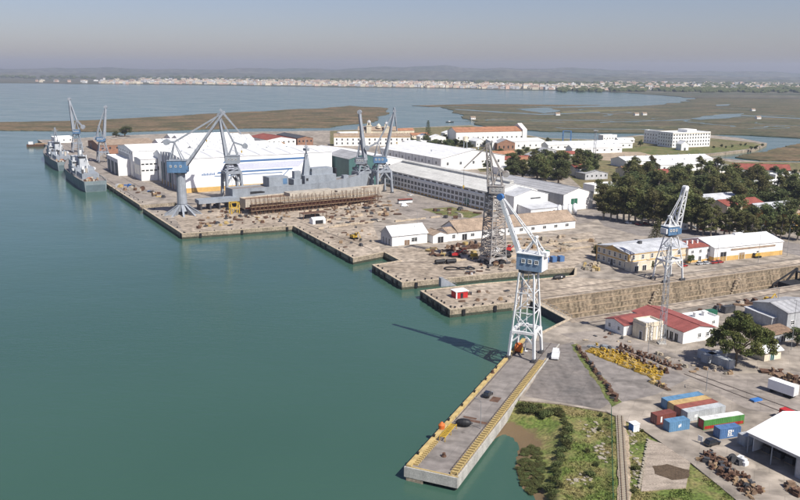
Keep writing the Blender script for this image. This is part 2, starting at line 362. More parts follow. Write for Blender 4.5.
# quay edge: pale coping stones and the wet band under them
def quay_trim(a, b, seg=2.6):
    d = (b - a); L = d.length; d.normalize(); n = Vector((d.y, -d.x, 0))
    if True:
        mb = MB(); c = (a + b) / 2 + n * -.03
        rz = math.atan2(d.y, d.x)
        mb.box((c.x, c.y, .1), (L, .12, 1.9), rz); o = mb.build('wet_band', 'quay_wet', yard)
        k = max(1, int(L / seg)); me = None
        for i in range(k):
            p = a + d * (L * (i + .5) / k) + n * .45
            if me is None:
                m2 = MB(); m2.box((0, 0, 0), (L / k - .06, 1.0, .3)); me = m2.mesh('coping_stone', 'ledge')
            s = link('coping_stone', me, yard, (p.x, p.y, GZ + .08 + rnd.uniform(-.02, .03)), rz)
QE = [(1, 0), (5, 4), (6, 5), (7, 6), (8, 7), (9, 8), (10, 9), (11, 10), (12, 11), (13, 12), (14, 13), (15, 14), (16, 15), (17, 16), (18, 17), (19, 18), (20, 19), (25, 24)]
for i, j in QE:
    a, b = OUT[i], OUT[j]
    if (i, j) == (1, 0): b = uv(-760, 110.6)
    quay_trim(a, b, 3.2 if (b - a).length < 60 else 8)
# overlays of the yard, each a sheet of its own
def pxs(L, z=GZ): return [px(x, y, z) for x, y in L]
sheet('quay_road', [uv(-1090, 113), uv(-560, 113), uv(-548, 139), uv(-1090, 139)], GZ + .012, 'road')
sheet('dock_apron', pxs([(184, 232.6), (292, 225.4), (353, 257.6), (384, 251.6), (400, 260), (374, 265), (403, 282), (440, 278.6), (512, 271.8), (574, 267.3), (588, 258), (606, 262), (612, 256), (598, 245), (592, 232), (440, 248), (380, 248), (378, 238), (372, 222), (398, 212), (372, 198), (300, 197), (210, 200), (172, 213)]), GZ + .01, 'dock_apron')
sheet('dock_apron', pxs([(421, 291.6), (450, 309), (512, 302.2), (533, 299.7), (800, 264.4), (800, 259.5), (640, 281), (578, 277.5), (540, 279.5), (478, 284.6)]), GZ + .014, 'dock_apron')
sheet('dock_apron', [DN0, px(800, 284.7), px(800, 290), px(640, 316), px(572, 323)], GZ + .012, 'dock_apron')
sheet('asphalt_apron', pxs([(556, 346), (573, 342), (611, 403), (600, 409), (560, 402.5), (524, 396)]), GZ + .012, 'asphalt_dark')
sheet('asphalt_apron', pxs([(579, 346), (604, 342), (690, 378), (655, 395), (622, 402)]), GZ + .016, 'asphalt')
sheet('road', pxs([(560, 334), (600, 330), (650, 344), (730, 374), (800, 372), (800, 420), (745, 408), (690, 378), (604, 342), (575, 340)]), GZ + .009, 'road')
sheet('road', pxs([(592, 213), (604, 226), (640, 236), (720, 238), (800, 256), (800, 244), (720, 232), (650, 228), (612, 214)]), GZ + .02, 'asphalt')
sheet('road', pxs([(398, 190), (484, 214), (492, 222), (560, 214), (600, 208), (606, 214), (592, 222), (500, 232), (440, 236), (400, 212), (386, 196)]), GZ + .017, 'road')
sheet('far_grounds', pxs([(330, 131), (400, 128.6), (470, 125.6), (545, 138.6), (600, 140), (640, 136), (700, 137), (760, 143), (690, 155.6), (740, 163), (850, 166), (850, 205), (600, 205), (560, 168), (480, 172), (470, 160), (400, 146), (330, 146)]), GZ + .006, 'dry_grass')
sheet('grass_field', pxs([(630, 146), (700, 148), (765, 143.5), (752, 148.5), (718, 152.5), (690, 155), (640, 157), (610, 152)]), GZ + .03, 'grass')
sheet('dry_field', pxs([(590, 151), (640, 152), (660, 157), (640, 163), (600, 160)]), GZ + .035, 'dirt')
sheet('marsh_field', pxs([(745, 161.8), (860, 163.5), (860, 182), (740, 172), (700, 165)]), GZ + .025, 'dry_grass')
sheet('weed_strip', rough_poly(pxs([(571, 345), (577, 343.5), (622, 402), (612, 407)]), 2, .4, 2), GZ + .03, 'grass')
sheet('verge', pxs([(421, 209), (452, 207), (482, 214), (470, 218), (440, 215)]), GZ + .03, 'grass')
for L in ([(745, 165), (775, 166), (800, 172), (800, 173.5), (772, 168), (745, 166.5)],): sheet('dirt_track', pxs(L), GZ + .04, 'dirt')
# crane rails
def rails(a, b, gap=None, name='crane_rail'):
    d = (b - a).normalized(); c = (a + b) / 2
    MBx = MB(); MBx.box((c.x, c.y, GZ + .06), ((b - a).length, .35, .1), math.atan2(d.y, d.x)); tag(MBx.build(name, 'rail'), kind='structure')
for dv in (116, 130): rails(uv(-1050, dv), uv(-560, dv))
for off in (1.8, 9.5):
    n = (DF1 - DF0).normalized(); s = Vector((-n.y, n.x, 0))
    rails(DF0 + s * off + n * 2, DF1 + s * off)
n = (DN1 - DN0).normalized(); s = Vector((n.y, -n.x, 0))
for off in (1.6, 7): rails(DN0 + s * off + n * 3, DN1 + s * off)
rails(px(300, 222), px(372, 250)); rails(px(380, 262), px(560, 263)); rails(px(690, 372), px(800, 412)); rails(px(684, 374), px(800, 419))

# the dry dock: floor, stepped stone sides, gate
dk = tag(link('dry_dock', None), kind='structure')
e = (DF1 - DF0).normalized(); LL = (DF1 - DF0).length; m_ = Vector((e.y, -e.x, 0)); rz = math.atan2(e.y, e.x)
mb = MB(); mb.add([(p.x, p.y, -8) for p in (gate_a, DF1, DN1, gate_b)], [(0, 1, 2, 3)]); mb.build('dock_floor', 'asphalt_dark', dk)
zt = GZ - .25; off = 0
for k, (dz, wd) in enumerate(((2.3, .5), (2.2, .7), (2.2, .8), (2.6, 1.0))):
    off += wd; nseg = 9
    for i in range(nseg):
        L = LL / nseg; c = DF0 + e * (L * (i + .5)) + m_ * (off / 2)
        q = MB(); q.box((0, 0, 0), (L - .05, off, -8 - zt if False else (zt + 8)), 0)
        q.build('altar_step', 'dock_wall', dk, (c.x, c.y, (zt - 8) / 2), rz)
    for i in range(46):
        if k and rnd.random() < .28: continue
        c = DF0 + e * (LL * (i + .5) / 46) + m_ * (off - wd / 2 + .05); q = MB(); q.box((0, 0, 0), (LL / 46 - .05, wd + rnd.uniform(.0, .12), rnd.uniform(.1, .2)), 0); q.build('coping_stone', 'dock_ledge', dk, (c.x, c.y, zt + .1), rz)
    pass
    zt -= dz
for t in (.28, .52, .74):                      # stairs cut in the side
    for k in range(10):
        c = DF0 + e * (LL * t + k * .7) + m_ * (3.1); q = MB(); q.box((0, 0, 0), (.7, 1.4, .25 + .0), 0)
        q.build('stair_tread', 'ledge', dk, (c.x, c.y, -7.4 + k * 1.0), rz)
gt = thing('dock_gate', 'dark caisson gate closing the mouth of the dry dock', 'dock gate')
g0, g1 = DF0, DN0; c = (g0 + g1) / 2 + VV * .5; gz = math.atan2((g1 - g0).y, (g1 - g0).x); gl = (g1 - g0).length
q = MB(); q.box((c.x, c.y, -2.75), (gl, 2.4, 11), gz); q.build('caisson', 'dark_steel', gt)  # dark colour carries the shade of the water face
q = MB(); q.box((c.x, c.y, 2.9), (gl, 2.8, .3), gz); q.build('walkway', 'ledge', gt)
for sgn in (-1, 1):
    q = MB()
    for i in range(13):
        p = g0.lerp(g1, i / 12) + VV * (.5 + sgn * 1.25); q.tube((p.x, p.y, 3.05), (p.x, p.y, 4.1), .05)
    a, b = (g + VV * (.5 + sgn * 1.25) for g in (g0, g1)); q.tube((a.x, a.y, 4.1), (b.x, b.y, 4.1), .05); q.build('railing', 'crane_grey', gt)

# ------------------------------------------------------------------ marshes, far shore, hills
def marsh(name, L, z, m, step, amp, seed):
    return sheet(name, rough_poly(rough_poly([px(x, y, z) for x, y in L], step * 2.2, amp * 2.0, seed), max(6, step * .4), amp * .45, seed + 50), z, m, z0=-.5)
marsh('marsh', [(-480, 128), (-480, 139), (0, 130), (60, 130.6), (120, 131.6), (200, 129), (330, 127.2), (376, 120.5), (389, 113), (388, 108.3), (350, 105.6), (322, 108.5), (280, 110), (200, 114), (150, 117), (60, 121), (0, 122)], .7, 'marsh', 25, 9, 3)
marsh('marsh', [(441, 107), (452, 112.5), (462, 118), (474, 124), (540, 131), (600, 132.4), (700, 134), (800, 138), (930, 142), (930, 96), (700, 96.5), (691, 101), (655, 105), (600, 107), (560, 107.5), (500, 106)], .7, 'marsh_brown', 30, 10, 5)
marsh('marsh', [(772, 149), (745, 154), (735, 157), (760, 160), (930, 164), (930, 146), (800, 143.5)], .75, 'marsh', 15, 5, 6)
marsh('marsh', [(412, 105.6), (470, 104), (540, 104.5), (600, 105), (560, 106.3), (480, 105.7), (430, 106.6)], .6, 'marsh', 30, 8, 11)
marsh('marsh', [(562, 111.6), (600, 109.6), (680, 108.5), (560, 113.4)], .85, 'dry_grass', 30, 8, 12)
for nm, L in (('salt_pond', [(690, 118.6), (702, 116.4), (722, 114), (744, 113.4), (742, 116.6), (722, 118.6), (700, 119.8)]), ('salt_pond', [(515, 109), (548, 107.6), (560, 111), (545, 113.4), (530, 111.2)]), ('salt_pond', [(717, 104.6), (731, 104), (730, 105.6), (718, 106)]),
              ('tidal_creek', [(455, 109), (490, 111), (540, 114), (600, 112), (600, 112.7), (540, 114.9), (490, 112), (455, 109.6)]), ('tidal_creek', [(600, 122), (690, 119.3), (690, 119.9), (600, 122.8)]), ('tidal_creek', [(740, 115), (800, 118), (860, 116), (860, 116.8), (800, 119), (740, 115.8)])):
    sheet(nm, rough_poly([px(x, y, .9) for x, y in L], 25, 6, len(L)), .9 + rnd.uniform(0, .02), 'water')
gc = random.Random(77)
for k in range(26):                                # meandering creeks cut the marsh
    x, y = gc.uniform(470, 790), gc.uniform(108, 130); p = px(x, y, .7); a = gc.uniform(0, 6.28); wd = gc.uniform(1.5, 5); Lp, Rp = [], []
    for i in range(gc.randrange(8, 22)):
        a += gc.uniform(-.7, .7); p = p + Vector((math.cos(a) * 16, math.sin(a) * 11, 0)); nn = Vector((-math.sin(a), math.cos(a), 0)); w_ = wd * gc.uniform(.6, 1.3); Lp.append(p + nn * w_); Rp.append(p - nn * w_)
    mq = MB(); nq = len(Lp); mq.add([(q_.x, q_.y, .72 + k * .003) for q_ in Lp + Rp], [(i, i + 1, nq + i + 1, nq + i) for i in range(nq - 1)])
    if all(proj(q_)[0] > 455 and 107 < proj(q_)[1] < 131.5 and proj(q_)[1] < 124 + (proj(q_)[0] - 474) * .09 for q_ in Lp): tag(mq.build('tidal_creek', 'water' if k % 3 else 'dry_grass'), kind='structure')
marsh('far_shore', [(-300, 81), (0, 83), (200, 85), (400, 87.8), (560, 90.6), (600, 91.4), (640, 93.5), (692, 97.6), (930, 100), (1200, 77), (800, 75.4), (400, 73.2), (0, 71.1 + .6), (-300, 70.5)], 1.0, 'plain', 120, 40, 8)
def ridge(name, x0, x1, d, hs, dep, seed):      # a long low ridge of hills, world coordinates
    g = random.Random(seed); n = 120; ph = [g.uniform(0, 6.3) for _ in range(6)]; mb = MB(); rows = []
    prof = ((0, 0), (.25, .55), (.45, .95), (.55, 1), (1, .3), (1.4, 0)); vs, fs = [], []
    for i in range(n + 1):
        t = i / n; x = x0 + (x1 - x0) * t
        k = t * (len(hs) - 1); j = min(int(k), len(hs) - 2); h = hs[j] + (hs[j + 1] - hs[j]) * (k - j)
        h *= 1 + .10 * math.sin(t * 40 + ph[0]) + .07 * math.sin(t * 97 + ph[1]) + .04 * math.sin(t * 211 + ph[2])
        for (a, b) in prof: vs.append((x + 60 * math.sin(t * 33 + a * 5 + ph[3]), d + dep * a + 150 * math.sin(t * 9 + ph[4]), h * b + (1 if b else -1)))
    m = len(prof)
    for i in range(n):
        for j in range(m - 1): fs.append((i * m + j, (i + 1) * m + j, (i + 1) * m + j + 1, i * m + j + 1))
    mb.add(vs, fs); return tag(mb.build(name, 'hill', smooth=True), kind='structure')
ridge('hills', -7500, 7500, 11600, [98, 95, 98, 98, 96, 104, 128, 146, 136, 116, 98, 95, 92, 90], 900, 2)
ridge('hills', -5500, 6500, 9000, [42, 40, 44, 42, 50, 62, 84, 92, 76, 56, 44, 42, 40, 40], 900, 5)
ridge('hills', 600, 5200, 6900, [8, 30, 42, 34, 26, 22, 20, 10], 700, 9)

# ------------------------------------------------------------------ grassy bank by the pier
SH = [px(x, y, 0) for x, y in ((488, 446), (497, 437), (504, 434), (514, 438), (520, 447), (517, 462), (518, 476), (524, 488), (534, 496), (541, 512), (548, 560))]
BK = [px(x, y, 3) for x, y in ((517, 401), (532, 411), (556, 417), (566, 432), (566, 452), (560, 476), (556, 500), (550, 560))]
def dseg(p, L):
    best = 1e9
    for a, b in zip(L, L[1:]):
        ab = (b - a).xy; t = max(0, min(1, (p - a.xy).dot(ab) / ab.length_squared)); best = min(best, (p - a.xy - ab * t).length)
    return best
shore_poly = [(p.x, p.y) for p in SH] + [(120, SH[-1].y), (120, 230), (SH[0].x + 9, 230)]
bank_poly = [(p.x, p.y) for p in BK] + [(120, BK[-1].y), (120, 230), (BK[0].x, 230)]
from mathutils import noise as mno
def bank_h(x, y):
    p = Vector((x, y)); nz = mno.noise(Vector((x * .12, y * .12, 3))) + .5 * mno.noise(Vector((x * .4, y * .4, 9)))
    if inpoly(x, y, bank_poly): return min(2.93, 2.72 + .22 * nz)
    ds = dseg(p, SH)
    if not inpoly(x, y, shore_poly): return max(-1.5, -.02 - .11 * ds)
    db = dseg(p, BK); t = ds / (ds + db + 1e-6)
    bump_ = .55 * math.exp(-((x - px(532, 468, 0).x) ** 2 / 9 + (y - px(532, 468, 0).y) ** 2 / 60))
    return .1 + 2.55 * (t ** 1.9) + .16 * nz * min(1, ds / 3) + bump_
xs = [6 + .75 * i for i in range(104)]; ys = [122 + .8 * j for j in range(112)]
mb = MB(); nx = len(xs); mb.add([(x, y, bank_h(x, y)) for y in ys for x in xs], [(j * nx + i, j * nx + i + 1, (j + 1) * nx + i + 1, (j + 1) * nx + i) for j in range(len(ys) - 1) for i in range(nx - 1)])
tag(mb.build('grassy_bank', 'bank', smooth=True), kind='structure')
def ground_z(p): return bank_h(p.x, p.y) if p.y < 215 and inpoly(p.x, p.y, [(q.x, q.y) for q in (px(480, 450), px(518, 399), px(560, 404), px(607, 412), px(640, 428), px(690, 462), px(745, 507), Vector((75, 118, 3)), Vector((0, 118, 3)))]) else GZ
def gpx(x, y):
    z = 2.5
    for _ in range(6): z = ground_z(px(x, y, z))
    return px(x, y, z)
sheet('ruined_floor', pxs([(648, 439), (692, 453), (686, 487), (641, 491)], 2.97), 2.985, 'slab', z0=2.5)
sheet('mud_pit', rough_poly(pxs([(652, 466), (667, 464), (690, 470), (688, 478), (672, 480), (655, 474)], 2.99), 1.2, .25, 4), 3.0, 'dirt_dark')
sheet('sand_track', rough_poly([gpx(x, y) + Vector((0, 0, .05)) for x, y in ((616, 413), (624, 413), (629, 440), (631, 505), (618, 505), (618, 440))], 2, .3, 6), 2.965, 'dirt')
# low broken stone wall beside the ruined floor
tw = thing('stone_wall', 'low pale broken stone wall along the ruined floor slab', 'wall')
for k in range(22):
    p = gpx(648 - 9 * k / 21, 441 + 47 * k / 21); q = MB(); h = rnd.uniform(.25, .6)
    q.box((p.x, p.y, p.z + h / 2 - .15), (rnd.uniform(.4, .65), rnd.uniform(.8, 1.05), h + .2), rnd.uniform(0, .5)); q.build('stone', 'rubble', tw)
# disused rails with sleepers
tt = thing('old_rail_track', 'disused narrow rail track with pale sleepers in the grass beside the fence', 'track')
sm = MB(); sm.box((0, 0, 0), (2.0, .4, .18)); sm = sm.mesh('sleeper', 'rubble')
A_, B_ = gpx(619.5, 416), gpx(624.5, 503); A_.z = B_.z = 3.02
dd = (B_ - A_).normalized()
for k in range(58):
    p = A_.lerp(B_, k / 57); link('sleeper', sm, tt, (p.x, p.y, 3.02), math.atan2(dd.y, dd.x) + math.pi / 2 + rnd.uniform(-.06, .06))
for s in (-.5, .5):
    nn = Vector((-dd.y, dd.x, 0)) * s; q = MB(); q.tube((A_ + nn + Vector((0, 0, .14))), (B_ + nn + Vector((0, 0, .14))), .08); q.build('rail', 'rust', tt)
# the wire fence beside the track
tf = thing('wire_fence', 'green wire mesh fence on thin posts between the bank and the old rails', 'fence')
A_, B_ = gpx(611, 414), gpx(613, 503); A_.z = B_.z = 2.8
for k in range(19):
    p = A_.lerp(B_, k / 18); q = MB(); q.tube(p, p + Vector((0, 0, 2.1)), .05); q.build('post', 'green_door', tf)
for k in range(18):
    a, b = A_.lerp(B_, k / 18), A_.lerp(B_, (k + 1) / 18); q = MB()
    for i in range(7): q.tube(a + Vector((0, 0, .2 + i * .3)), b + Vector((0, 0, .2 + i * .3)), .018, n=3)
    for i in range(6):
        c = a.lerp(b, i / 6); q.tube(c + Vector((0, 0, .2)), c + Vector((0, 0, 2)), .018, n=3)
    q.build('mesh_panel', 'green_door', tf)

# ------------------------------------------------------------------ the pier
PA = px(404, 468); pier = thing('pier', 'long concrete pier with yellow fender racks jutting into the green water', 'pier', (PA.x, PA.y, 0), R(-24))
PW, PL = 12.7, 97.0; PZ = 3.2
q = MB(); q.b2(.35, PW - .35, .35, PL, 2.6, PZ); q.build('deck', 'asphalt', pier)
q = MB(); q.b2(0, PW, 0, .35, .9, PZ + .12); q.build('end_wall', 'concrete', pier)
q = MB(); q.b2(PW - .35, PW, .35, PL, .7, PZ + .1); q.build('side_wall', 'concrete', pier)
q = MB(); q.b2(0, .35, .35, PL, .7, PZ + .1); q.build('side_wall', 'concrete', pier)
q = MB(); q.b2(.5, 4.5, .06, .5, -1, .92); q.build('footing', 'quay_stone', pier)
q = MB(); q.b2(.6, PW - .6, .8, PL, 1.2, 2.59); q.build('underside', 'dark', pier)  # block coloured near-black for the shade under the deck
for k in range(16):
    for x in (.8, 6.3, PW - .8):
        q = MB(); q.tube((x, 1.2 + k * 6.2, -3), (x, 1.2 + k * 6.2, 1.3), .45, n=8); q.build('pile', 'quay_wet', pier)
nk = 24
me = MB().b2(.36, 1.5, -1.98, 1.98, PZ, PZ + .55).mesh('kerb_block', 'yellow_worn')
for k in range(nk): link('kerb_block', me, pier, (0, 2.4 + k * 4.0, 0))
me = MB().b2(-.02, PW - 1.6, -.0, .3, PZ, PZ + .28).mesh('end_kerb', 'yellow_worn'); link('end_kerb', me, pier, (1.6 - .0, .36, 0))
mbk = MB(); mbk.b2(10.6, 12.2, -.22, .22, PZ, PZ + .75); mbk.b2(10.6, 10.9, -.5, .5, PZ, PZ + .3); me = mbk.mesh('fender_bracket', 'yellow_worn')
for k in range(62): link('fender_bracket', me, pier, (0, 1.6 + k * 1.25, 0))
q = MB(); q.b2(12.2, 12.34, 1, 80, PZ + .6, PZ + .82); q.build('rack_rail', 'yellow_worn', pier)
mbk = MB(); mbk.b2(1.7, 2.6, -.14, .14, PZ, PZ + .5); me = mbk.mesh('rack_rung', 'yellow_worn')
for k in range(14): link('rack_rung', me, pier, (0, 2 + k * .95, 0))
for x in (1.9, 9.9):
    q = MB(); q.b2(x - .12, x + .12, 3, PL, PZ, PZ + .06); q.build('crane_rail', 'rail', pier)
for (x, y, a, b) in ((7.2, 45, 2.4, 3.4), (7.2, 29.5, 6.5, 1.3), (4.8, 31, 3.5, .9)):
    q = MB(); q.b2(x - a / 2, x + a / 2, y - b / 2, y + b / 2, PZ, PZ + .035); q.build('cover_plate', 'rust', pier)
me = MB().tube((0, 0, 0), (0, 0, .45), .22, .2, 8).tube((0, 0, .45), (0, 0, .62), .36, .33, 8).mesh('bollard', 'black_rubber', True)
for k in range(9): link('bollard', me, pier, (.9, 6 + k * 10, PZ + .55))
me = MB().b2(-.3, -.0, -.5, .5, .6, 2.9).mesh('wall_fender', 'black_rubber')
for k in range(16): link('wall_fender', me, pier, (0, 4 + k * 6, 0))
def on_pier(x, y, z=0): return pier.matrix_basis @ Vector((x, y, PZ + z))
bpy.context.view_layer.update()
# ================================================================== buildings
WIN = {}
def winmesh(w, h, fr='frame_white', simple=False, mull=1):
    k = (round(w, 2), round(h, 2), fr, simple, mull)
    if k not in WIN:
        m = MB(); m.b2(-w / 2, w / 2, -.03, .12, 0, h, 1)
        t = min(.14, w * .12)
        if not simple:
            m.b2(-w / 2 - t, -w / 2, -.14, .1, -t, h + t); m.b2(w / 2, w / 2 + t, -.14, .1, -t, h + t)
            m.b2(-w / 2, w / 2, -.14, .1, h, h + t); m.b2(-w / 2 - .1, w / 2 + .1, -.22, .1, -t - .05, 0)
            for i in range(mull): x = -w / 2 + w * (i + 1) / (mull + 1); m.b2(x - .04, x + .04, -.07, .1, 0, h)
            m.b2(-w / 2, w / 2, -.065, .1, h * .55, h * .55 + .07)
        WIN[k] = m.mesh('window', [fr, 'glass'])
    return WIN[k]
class Bld:
    def __init__(s, name, label, p0, az, L, D, h, roof='gx', rh=2.5, wall='white_wall', roofm='white_roof', cat='building', group=None, over=.35, plinth=None, z=None):
        s.L, s.D, s.h = L, D, h; p0 = Vector(p0)
        if z is not None: p0.z = z
        s.root = thing(name, label, cat, p0, rot_of(az), group); s.az = az
        q = MB(); th = .22
        if roof == 'gx': q.ext([(0, 0), (D, 0), (D, h), (D / 2, h + rh), (0, h)], 'x', 0, L)
        elif roof == 'gy': q.ext([(0, 0), (L, 0), (L, h), (L / 2, h + rh), (0, h)], 'y', 0, D)
        elif roof == 'shed': q.ext([(0, 0), (D, 0), (D, h + rh), (0, h)], 'x', 0, L)
        else: q.b2(0, L, 0, D, 0, h)
        s.wall = q.build('wall', wall, s.root); s.roof = s.root
        o = over
        if roof == 'gx':
            k = rh / (D / 2)
            for sg, y0 in ((1, -o), (-1, D + o)):
                q = MB(); q.ext([(y0, h - k * o + .02), (D / 2, h + rh + .02), (D / 2, h + rh + th), (y0, h - k * o + th)], 'x', -o, L + o); s.roof = q.build('roof', roofm, s.root)
            q = MB(); q.b2(-o, L + o, D / 2 - .25, D / 2 + .25, h + rh + .1, h + rh + th + .12); q.build('ridge_cap', roofm, s.roof)
        elif roof == 'gy':
            k = rh / (L / 2)
            for x0 in (-o, L + o):
                q = MB(); q.ext([(x0, h - k * o + .02), (L / 2, h + rh + .02), (L / 2, h + rh + th), (x0, h - k * o + th)], 'y', -o, D + o); s.roof = q.build('roof', roofm, s.root)
            q = MB(); q.b2(L / 2 - .25, L / 2 + .25, -o, D + o, h + rh + .1, h + rh + th + .12); q.build('ridge_cap', roofm, s.roof)
        elif roof == 'shed':
            k = rh / D; q = MB(); q.ext([(-o, h - k * o + .02), (D + o, h + rh + k * o + .02), (D + o, h + rh + k * o + th), (-o, h - k * o + th)], 'x', -o, L + o); q.build('roof', roofm, s.root)
        elif roof == 'hip':
            q = MB(); i = min(D / 2, L / 2)
            q.add([(-o, -o, h + .02), (L + o, -o, h + .02), (L + o, D + o, h + .02), (-o, D + o, h + .02), (i, D / 2, h + rh), (max(L - i, i + .1), D / 2, h + rh)], [(0, 1, 5, 4), (1, 2, 5), (2, 3, 4, 5), (3, 0, 4), (3, 2, 1, 0)]); q.build('roof', roofm, s.root)
        elif roof == 'flat':
            q = MB(); q.b2(.25, L - .25, .25, D - .25, h + .02, h + .12); s.roof = q.build('roof', roofm, s.root)
            q = MB(); pw = .3
            q.b2(0, L, 0, pw, h, h + .7); q.b2(0, L, D - pw, D, h, h + .7); q.b2(0, pw, pw, D - pw, h, h + .7); q.b2(L - pw, L, pw, D - pw, h, h + .7); q.build('parapet', wall, s.root)
        if plinth:
            ph, pm = plinth; q = MB(); e = .06; q.b2(-e, L + e, -e, D + e, 0, ph); q.build('plinth', pm, s.wall)
    def place(s, me, name, side, x, z, par=None):
        if side == 'f': loc, r = (x, 0, z), 0
        elif side == 'l': loc, r = (0, s.D - x, z), -math.pi / 2
        elif side == 'r': loc, r = (s.L, x, z), math.pi / 2
        else: loc, r = (s.L - x, s.D, z), math.pi
        return link(name, me, par or s.root, loc, r)
    def wins(s, side, n, z, w, h, x0=None, x1=None, **k):
        tot = s.L if side in 'fb' else s.D
        x0 = tot / n / 2 if x0 is None else x0; x1 = tot - tot / n / 2 if x1 is None else x1
        me = winmesh(w, h, **k)
        for i in range(n): s.place(me, 'window', side, x0 + (x1 - x0) * (i / (n - 1) if n > 1 else .5), z)
        return s
    def door(s, side, x, w, h, m='dark', fr='frame_white'):
        q = MB(); q.b2(-w / 2, w / 2, -.06, .1, 0, h, 0); t = .18
        q.b2(-w / 2 - t, -w / 2, -.16, .1, 0, h + t, 1); q.b2(w / 2, w / 2 + t, -.16, .1, 0, h + t, 1); q.b2(-w / 2, w / 2, -.16, .1, h, h + t, 1)
        q.b2(-.04, .04, -.09, 0, 0, h, 1)
        s.place(q.mesh('door', [m, fr]), 'door', side, x, 0.02); return s
    def band(s, side, x0, x1, z0, z1, m, name='band', d=.08):
        q = MB(); q.b2(x0, x1, -d, .05, z0, z1); s.place(q.mesh(name, m), name, side, 0, 0, s.wall); return s
    def vent(s, n, y, z, m='crane_grey', sz=(.8, .8, .9)):
        for i in range(n):
            q = MB(); q.b2(-sz[0] / 2, sz[0] / 2, -sz[1] / 2, sz[1] / 2, -.6, sz[2]); q.b2(-sz[0] * .65, sz[0] * .65, -sz[1] * .65, sz[1] * .65, sz[2], sz[2] + .15)
            q.build('roof_vent', m, s.roof, (s.L * (i + .5) / n, y, z))
        return s
def skylights(b, n, x0, x1, w, m='pale_grey_roof', rh=2.5):    # translucent strips on the front slope of a 'gx' roof
    k = rh / (b.D / 2)
    for i in range(n):
        x = x0 + (x1 - x0) * (i + .5) / n
        q = MB(); q.ext([(1, b.h + k * 1 + .25), (b.D / 2 - 1, b.h + rh - k + .25), (b.D / 2 - 1, b.h + rh - k + .31), (1, b.h + k + .31)], 'x', x - w / 2, x + w / 2); q.build('skylight', m, b.roof)

# --- the great white hall with the striped end wall
P = uv(-572, 150); HL = 118
hall = Bld('assembly_hall', 'huge white ship assembly hall with blue and lilac diagonal stripes on its long wall', P, 60, HL, 62, 24.5, 'gx', 2.0, 'white_sheet', 'white_roof', plinth=(3.4, 'ochre'))
def para(b, x0, x1, z0, z1, sk, m, name='stripe'):
    q = MB(); d = .12; q.add([(x0, -d, z0), (x1, -d, z0), (x1 + sk, -d, z1), (x0 + sk, -d, z1), (x0, .05, z0), (x1, .05, z0), (x1 + sk, .05, z1), (x0 + sk, .05, z1)], [(0, 1, 2, 3), (4, 7, 6, 5), (0, 4, 5, 1), (2, 6, 7, 3), (0, 3, 7, 4), (1, 5, 6, 2)]); b.place(q.mesh(name, m), name, 'f', 0, 0, b.wall)
para(hall, 30, 96, 20.2, 21.6, 1.5, 'blue_stripe'); para(hall, 27, 90, 14.8, 19.2, 5, 'lilac_stripe'); para(hall, 25, 84, 12.6, 13.8, 1.4, 'blue_stripe'); para(hall, 23, 76, 10.6, 11.2, .6, 'blue_stripe')
para(hall, 75, 75.8, 7, 12.6, 6, 'blue_stripe'); 
for i in range(8): para(hall, 14 + i * 1.25, 14.8 + i * 1.25, 11.8, 13.1 + .4 * (i % 2), .2, 'blue_stripe', 'sign_letter')
hall.door('l', 8, 13, 17, 'teal_door', 'grey_wall'); hall.door('l', 30, 13, 17, 'teal_door', 'grey_wall')
hall.wins('r', 4, 4, 2.4, 2.2, simple=True).vent(7, 31, 26.4)
skylights(hall, 9, 4, HL - 4, 1.6, 'pale_grey_roof', 2.0)
for i in range(7):     # grey piers of the door front
    q = MB(); q.b2(-1.1, .0, 1 + i * 8.5, 2.6 + i * 8.5, 0, 23.8); q.ext([(-.0, 0)] * 0 or [(1 + i * 8.5, 23.8), (2.6 + i * 8.5, 23.8), (1.8 + i * 8.5, 25.6)], 'x', -1.1, 0); q.build('door_pier', 'grey_wall', hall.root)
# further halls behind, saw-tooth rows
for k in range(9):
    b = Bld('workshop_hall', 'white gabled workshop hall in the row behind the striped hall, ' + ('first', 'second', 'third', 'fourth', 'fifth', 'sixth', 'seventh', 'eighth', 'farthest')[k] + ' from it', uv(-636 - k * 31, 152 if k < 1 else 187 if k < 6 else 222), 60, (112 if k < 1 else 84) - 2 * k, 30.2, 20 - .9 * k, 'gx', 4.2, 'white_wall', 'white_roof', group='white workshop halls')
    b.wins('l', 3, 8, 3, 3.2, simple=True); b.door('l', 9, 7, 9, 'dark_steel'); b.vent(6, 15, 23.6 - .9 * k)
    b.wins('f', 12, 14, 3.4, 1.2, simple=True)
    skylights(b, 10, 3, (108 if k < 1 else 80) - 2 * k, 1.3, 'pale_grey_roof', 4.2)
# the stepped white fronts along the quay
b = Bld('quay_workshop', 'white gable-fronted quay workshop with dark window rows near the blue crane', uv(-652, 138.5), 60, 13, 24, 17, 'gx', 0.6, 'white_wall', 'white_roof')
b.wins('f', 4, 12.6, 2.4, 1.1, simple=True).wins('f', 4, 7.6, 2.4, 1.1, simple=True).wins('l', 4, 4, 3, 8, simple=True)
b = Bld('quay_workshop', 'tall white workshop with grey slatted quay front', uv(-680, 138.5), 60, 46, 60, 21, 'gx', 3.0, 'white_wall', 'white_roof')
b.band('l', 2, 44, 2, 17, 'grey_sheet', 'slatted_front'); b.wins('l', 7, 18, 2.6, 1.6, simple=True)
for i in range(10): b.band('l', 4 + i * 4, 4.5 + i * 4, 2, 17.2, 'grey_wall', 'mullion', .25)
b = Bld('quay_annex', 'low white annex with dark blue doors jutting towards the quay', uv(-692, 128.6), 60, 9.7, 48, 13, 'flat', 0, 'white_wall', 'white_roof')
for i in range(3): b.door('l', 9 + i * 16, 11, 10.5, 'navy_dark', 'grey_wall')
b = Bld('brick_shed', 'long brown brick shed with low roof beyond the moored ships', uv(-905, 150), 60, 60, 70, 7, 'gx', 3, 'brick', 'tile_tan'); b.wins('f', 8, 3, 2, 2, simple=True).door('l', 20, 6, 5)
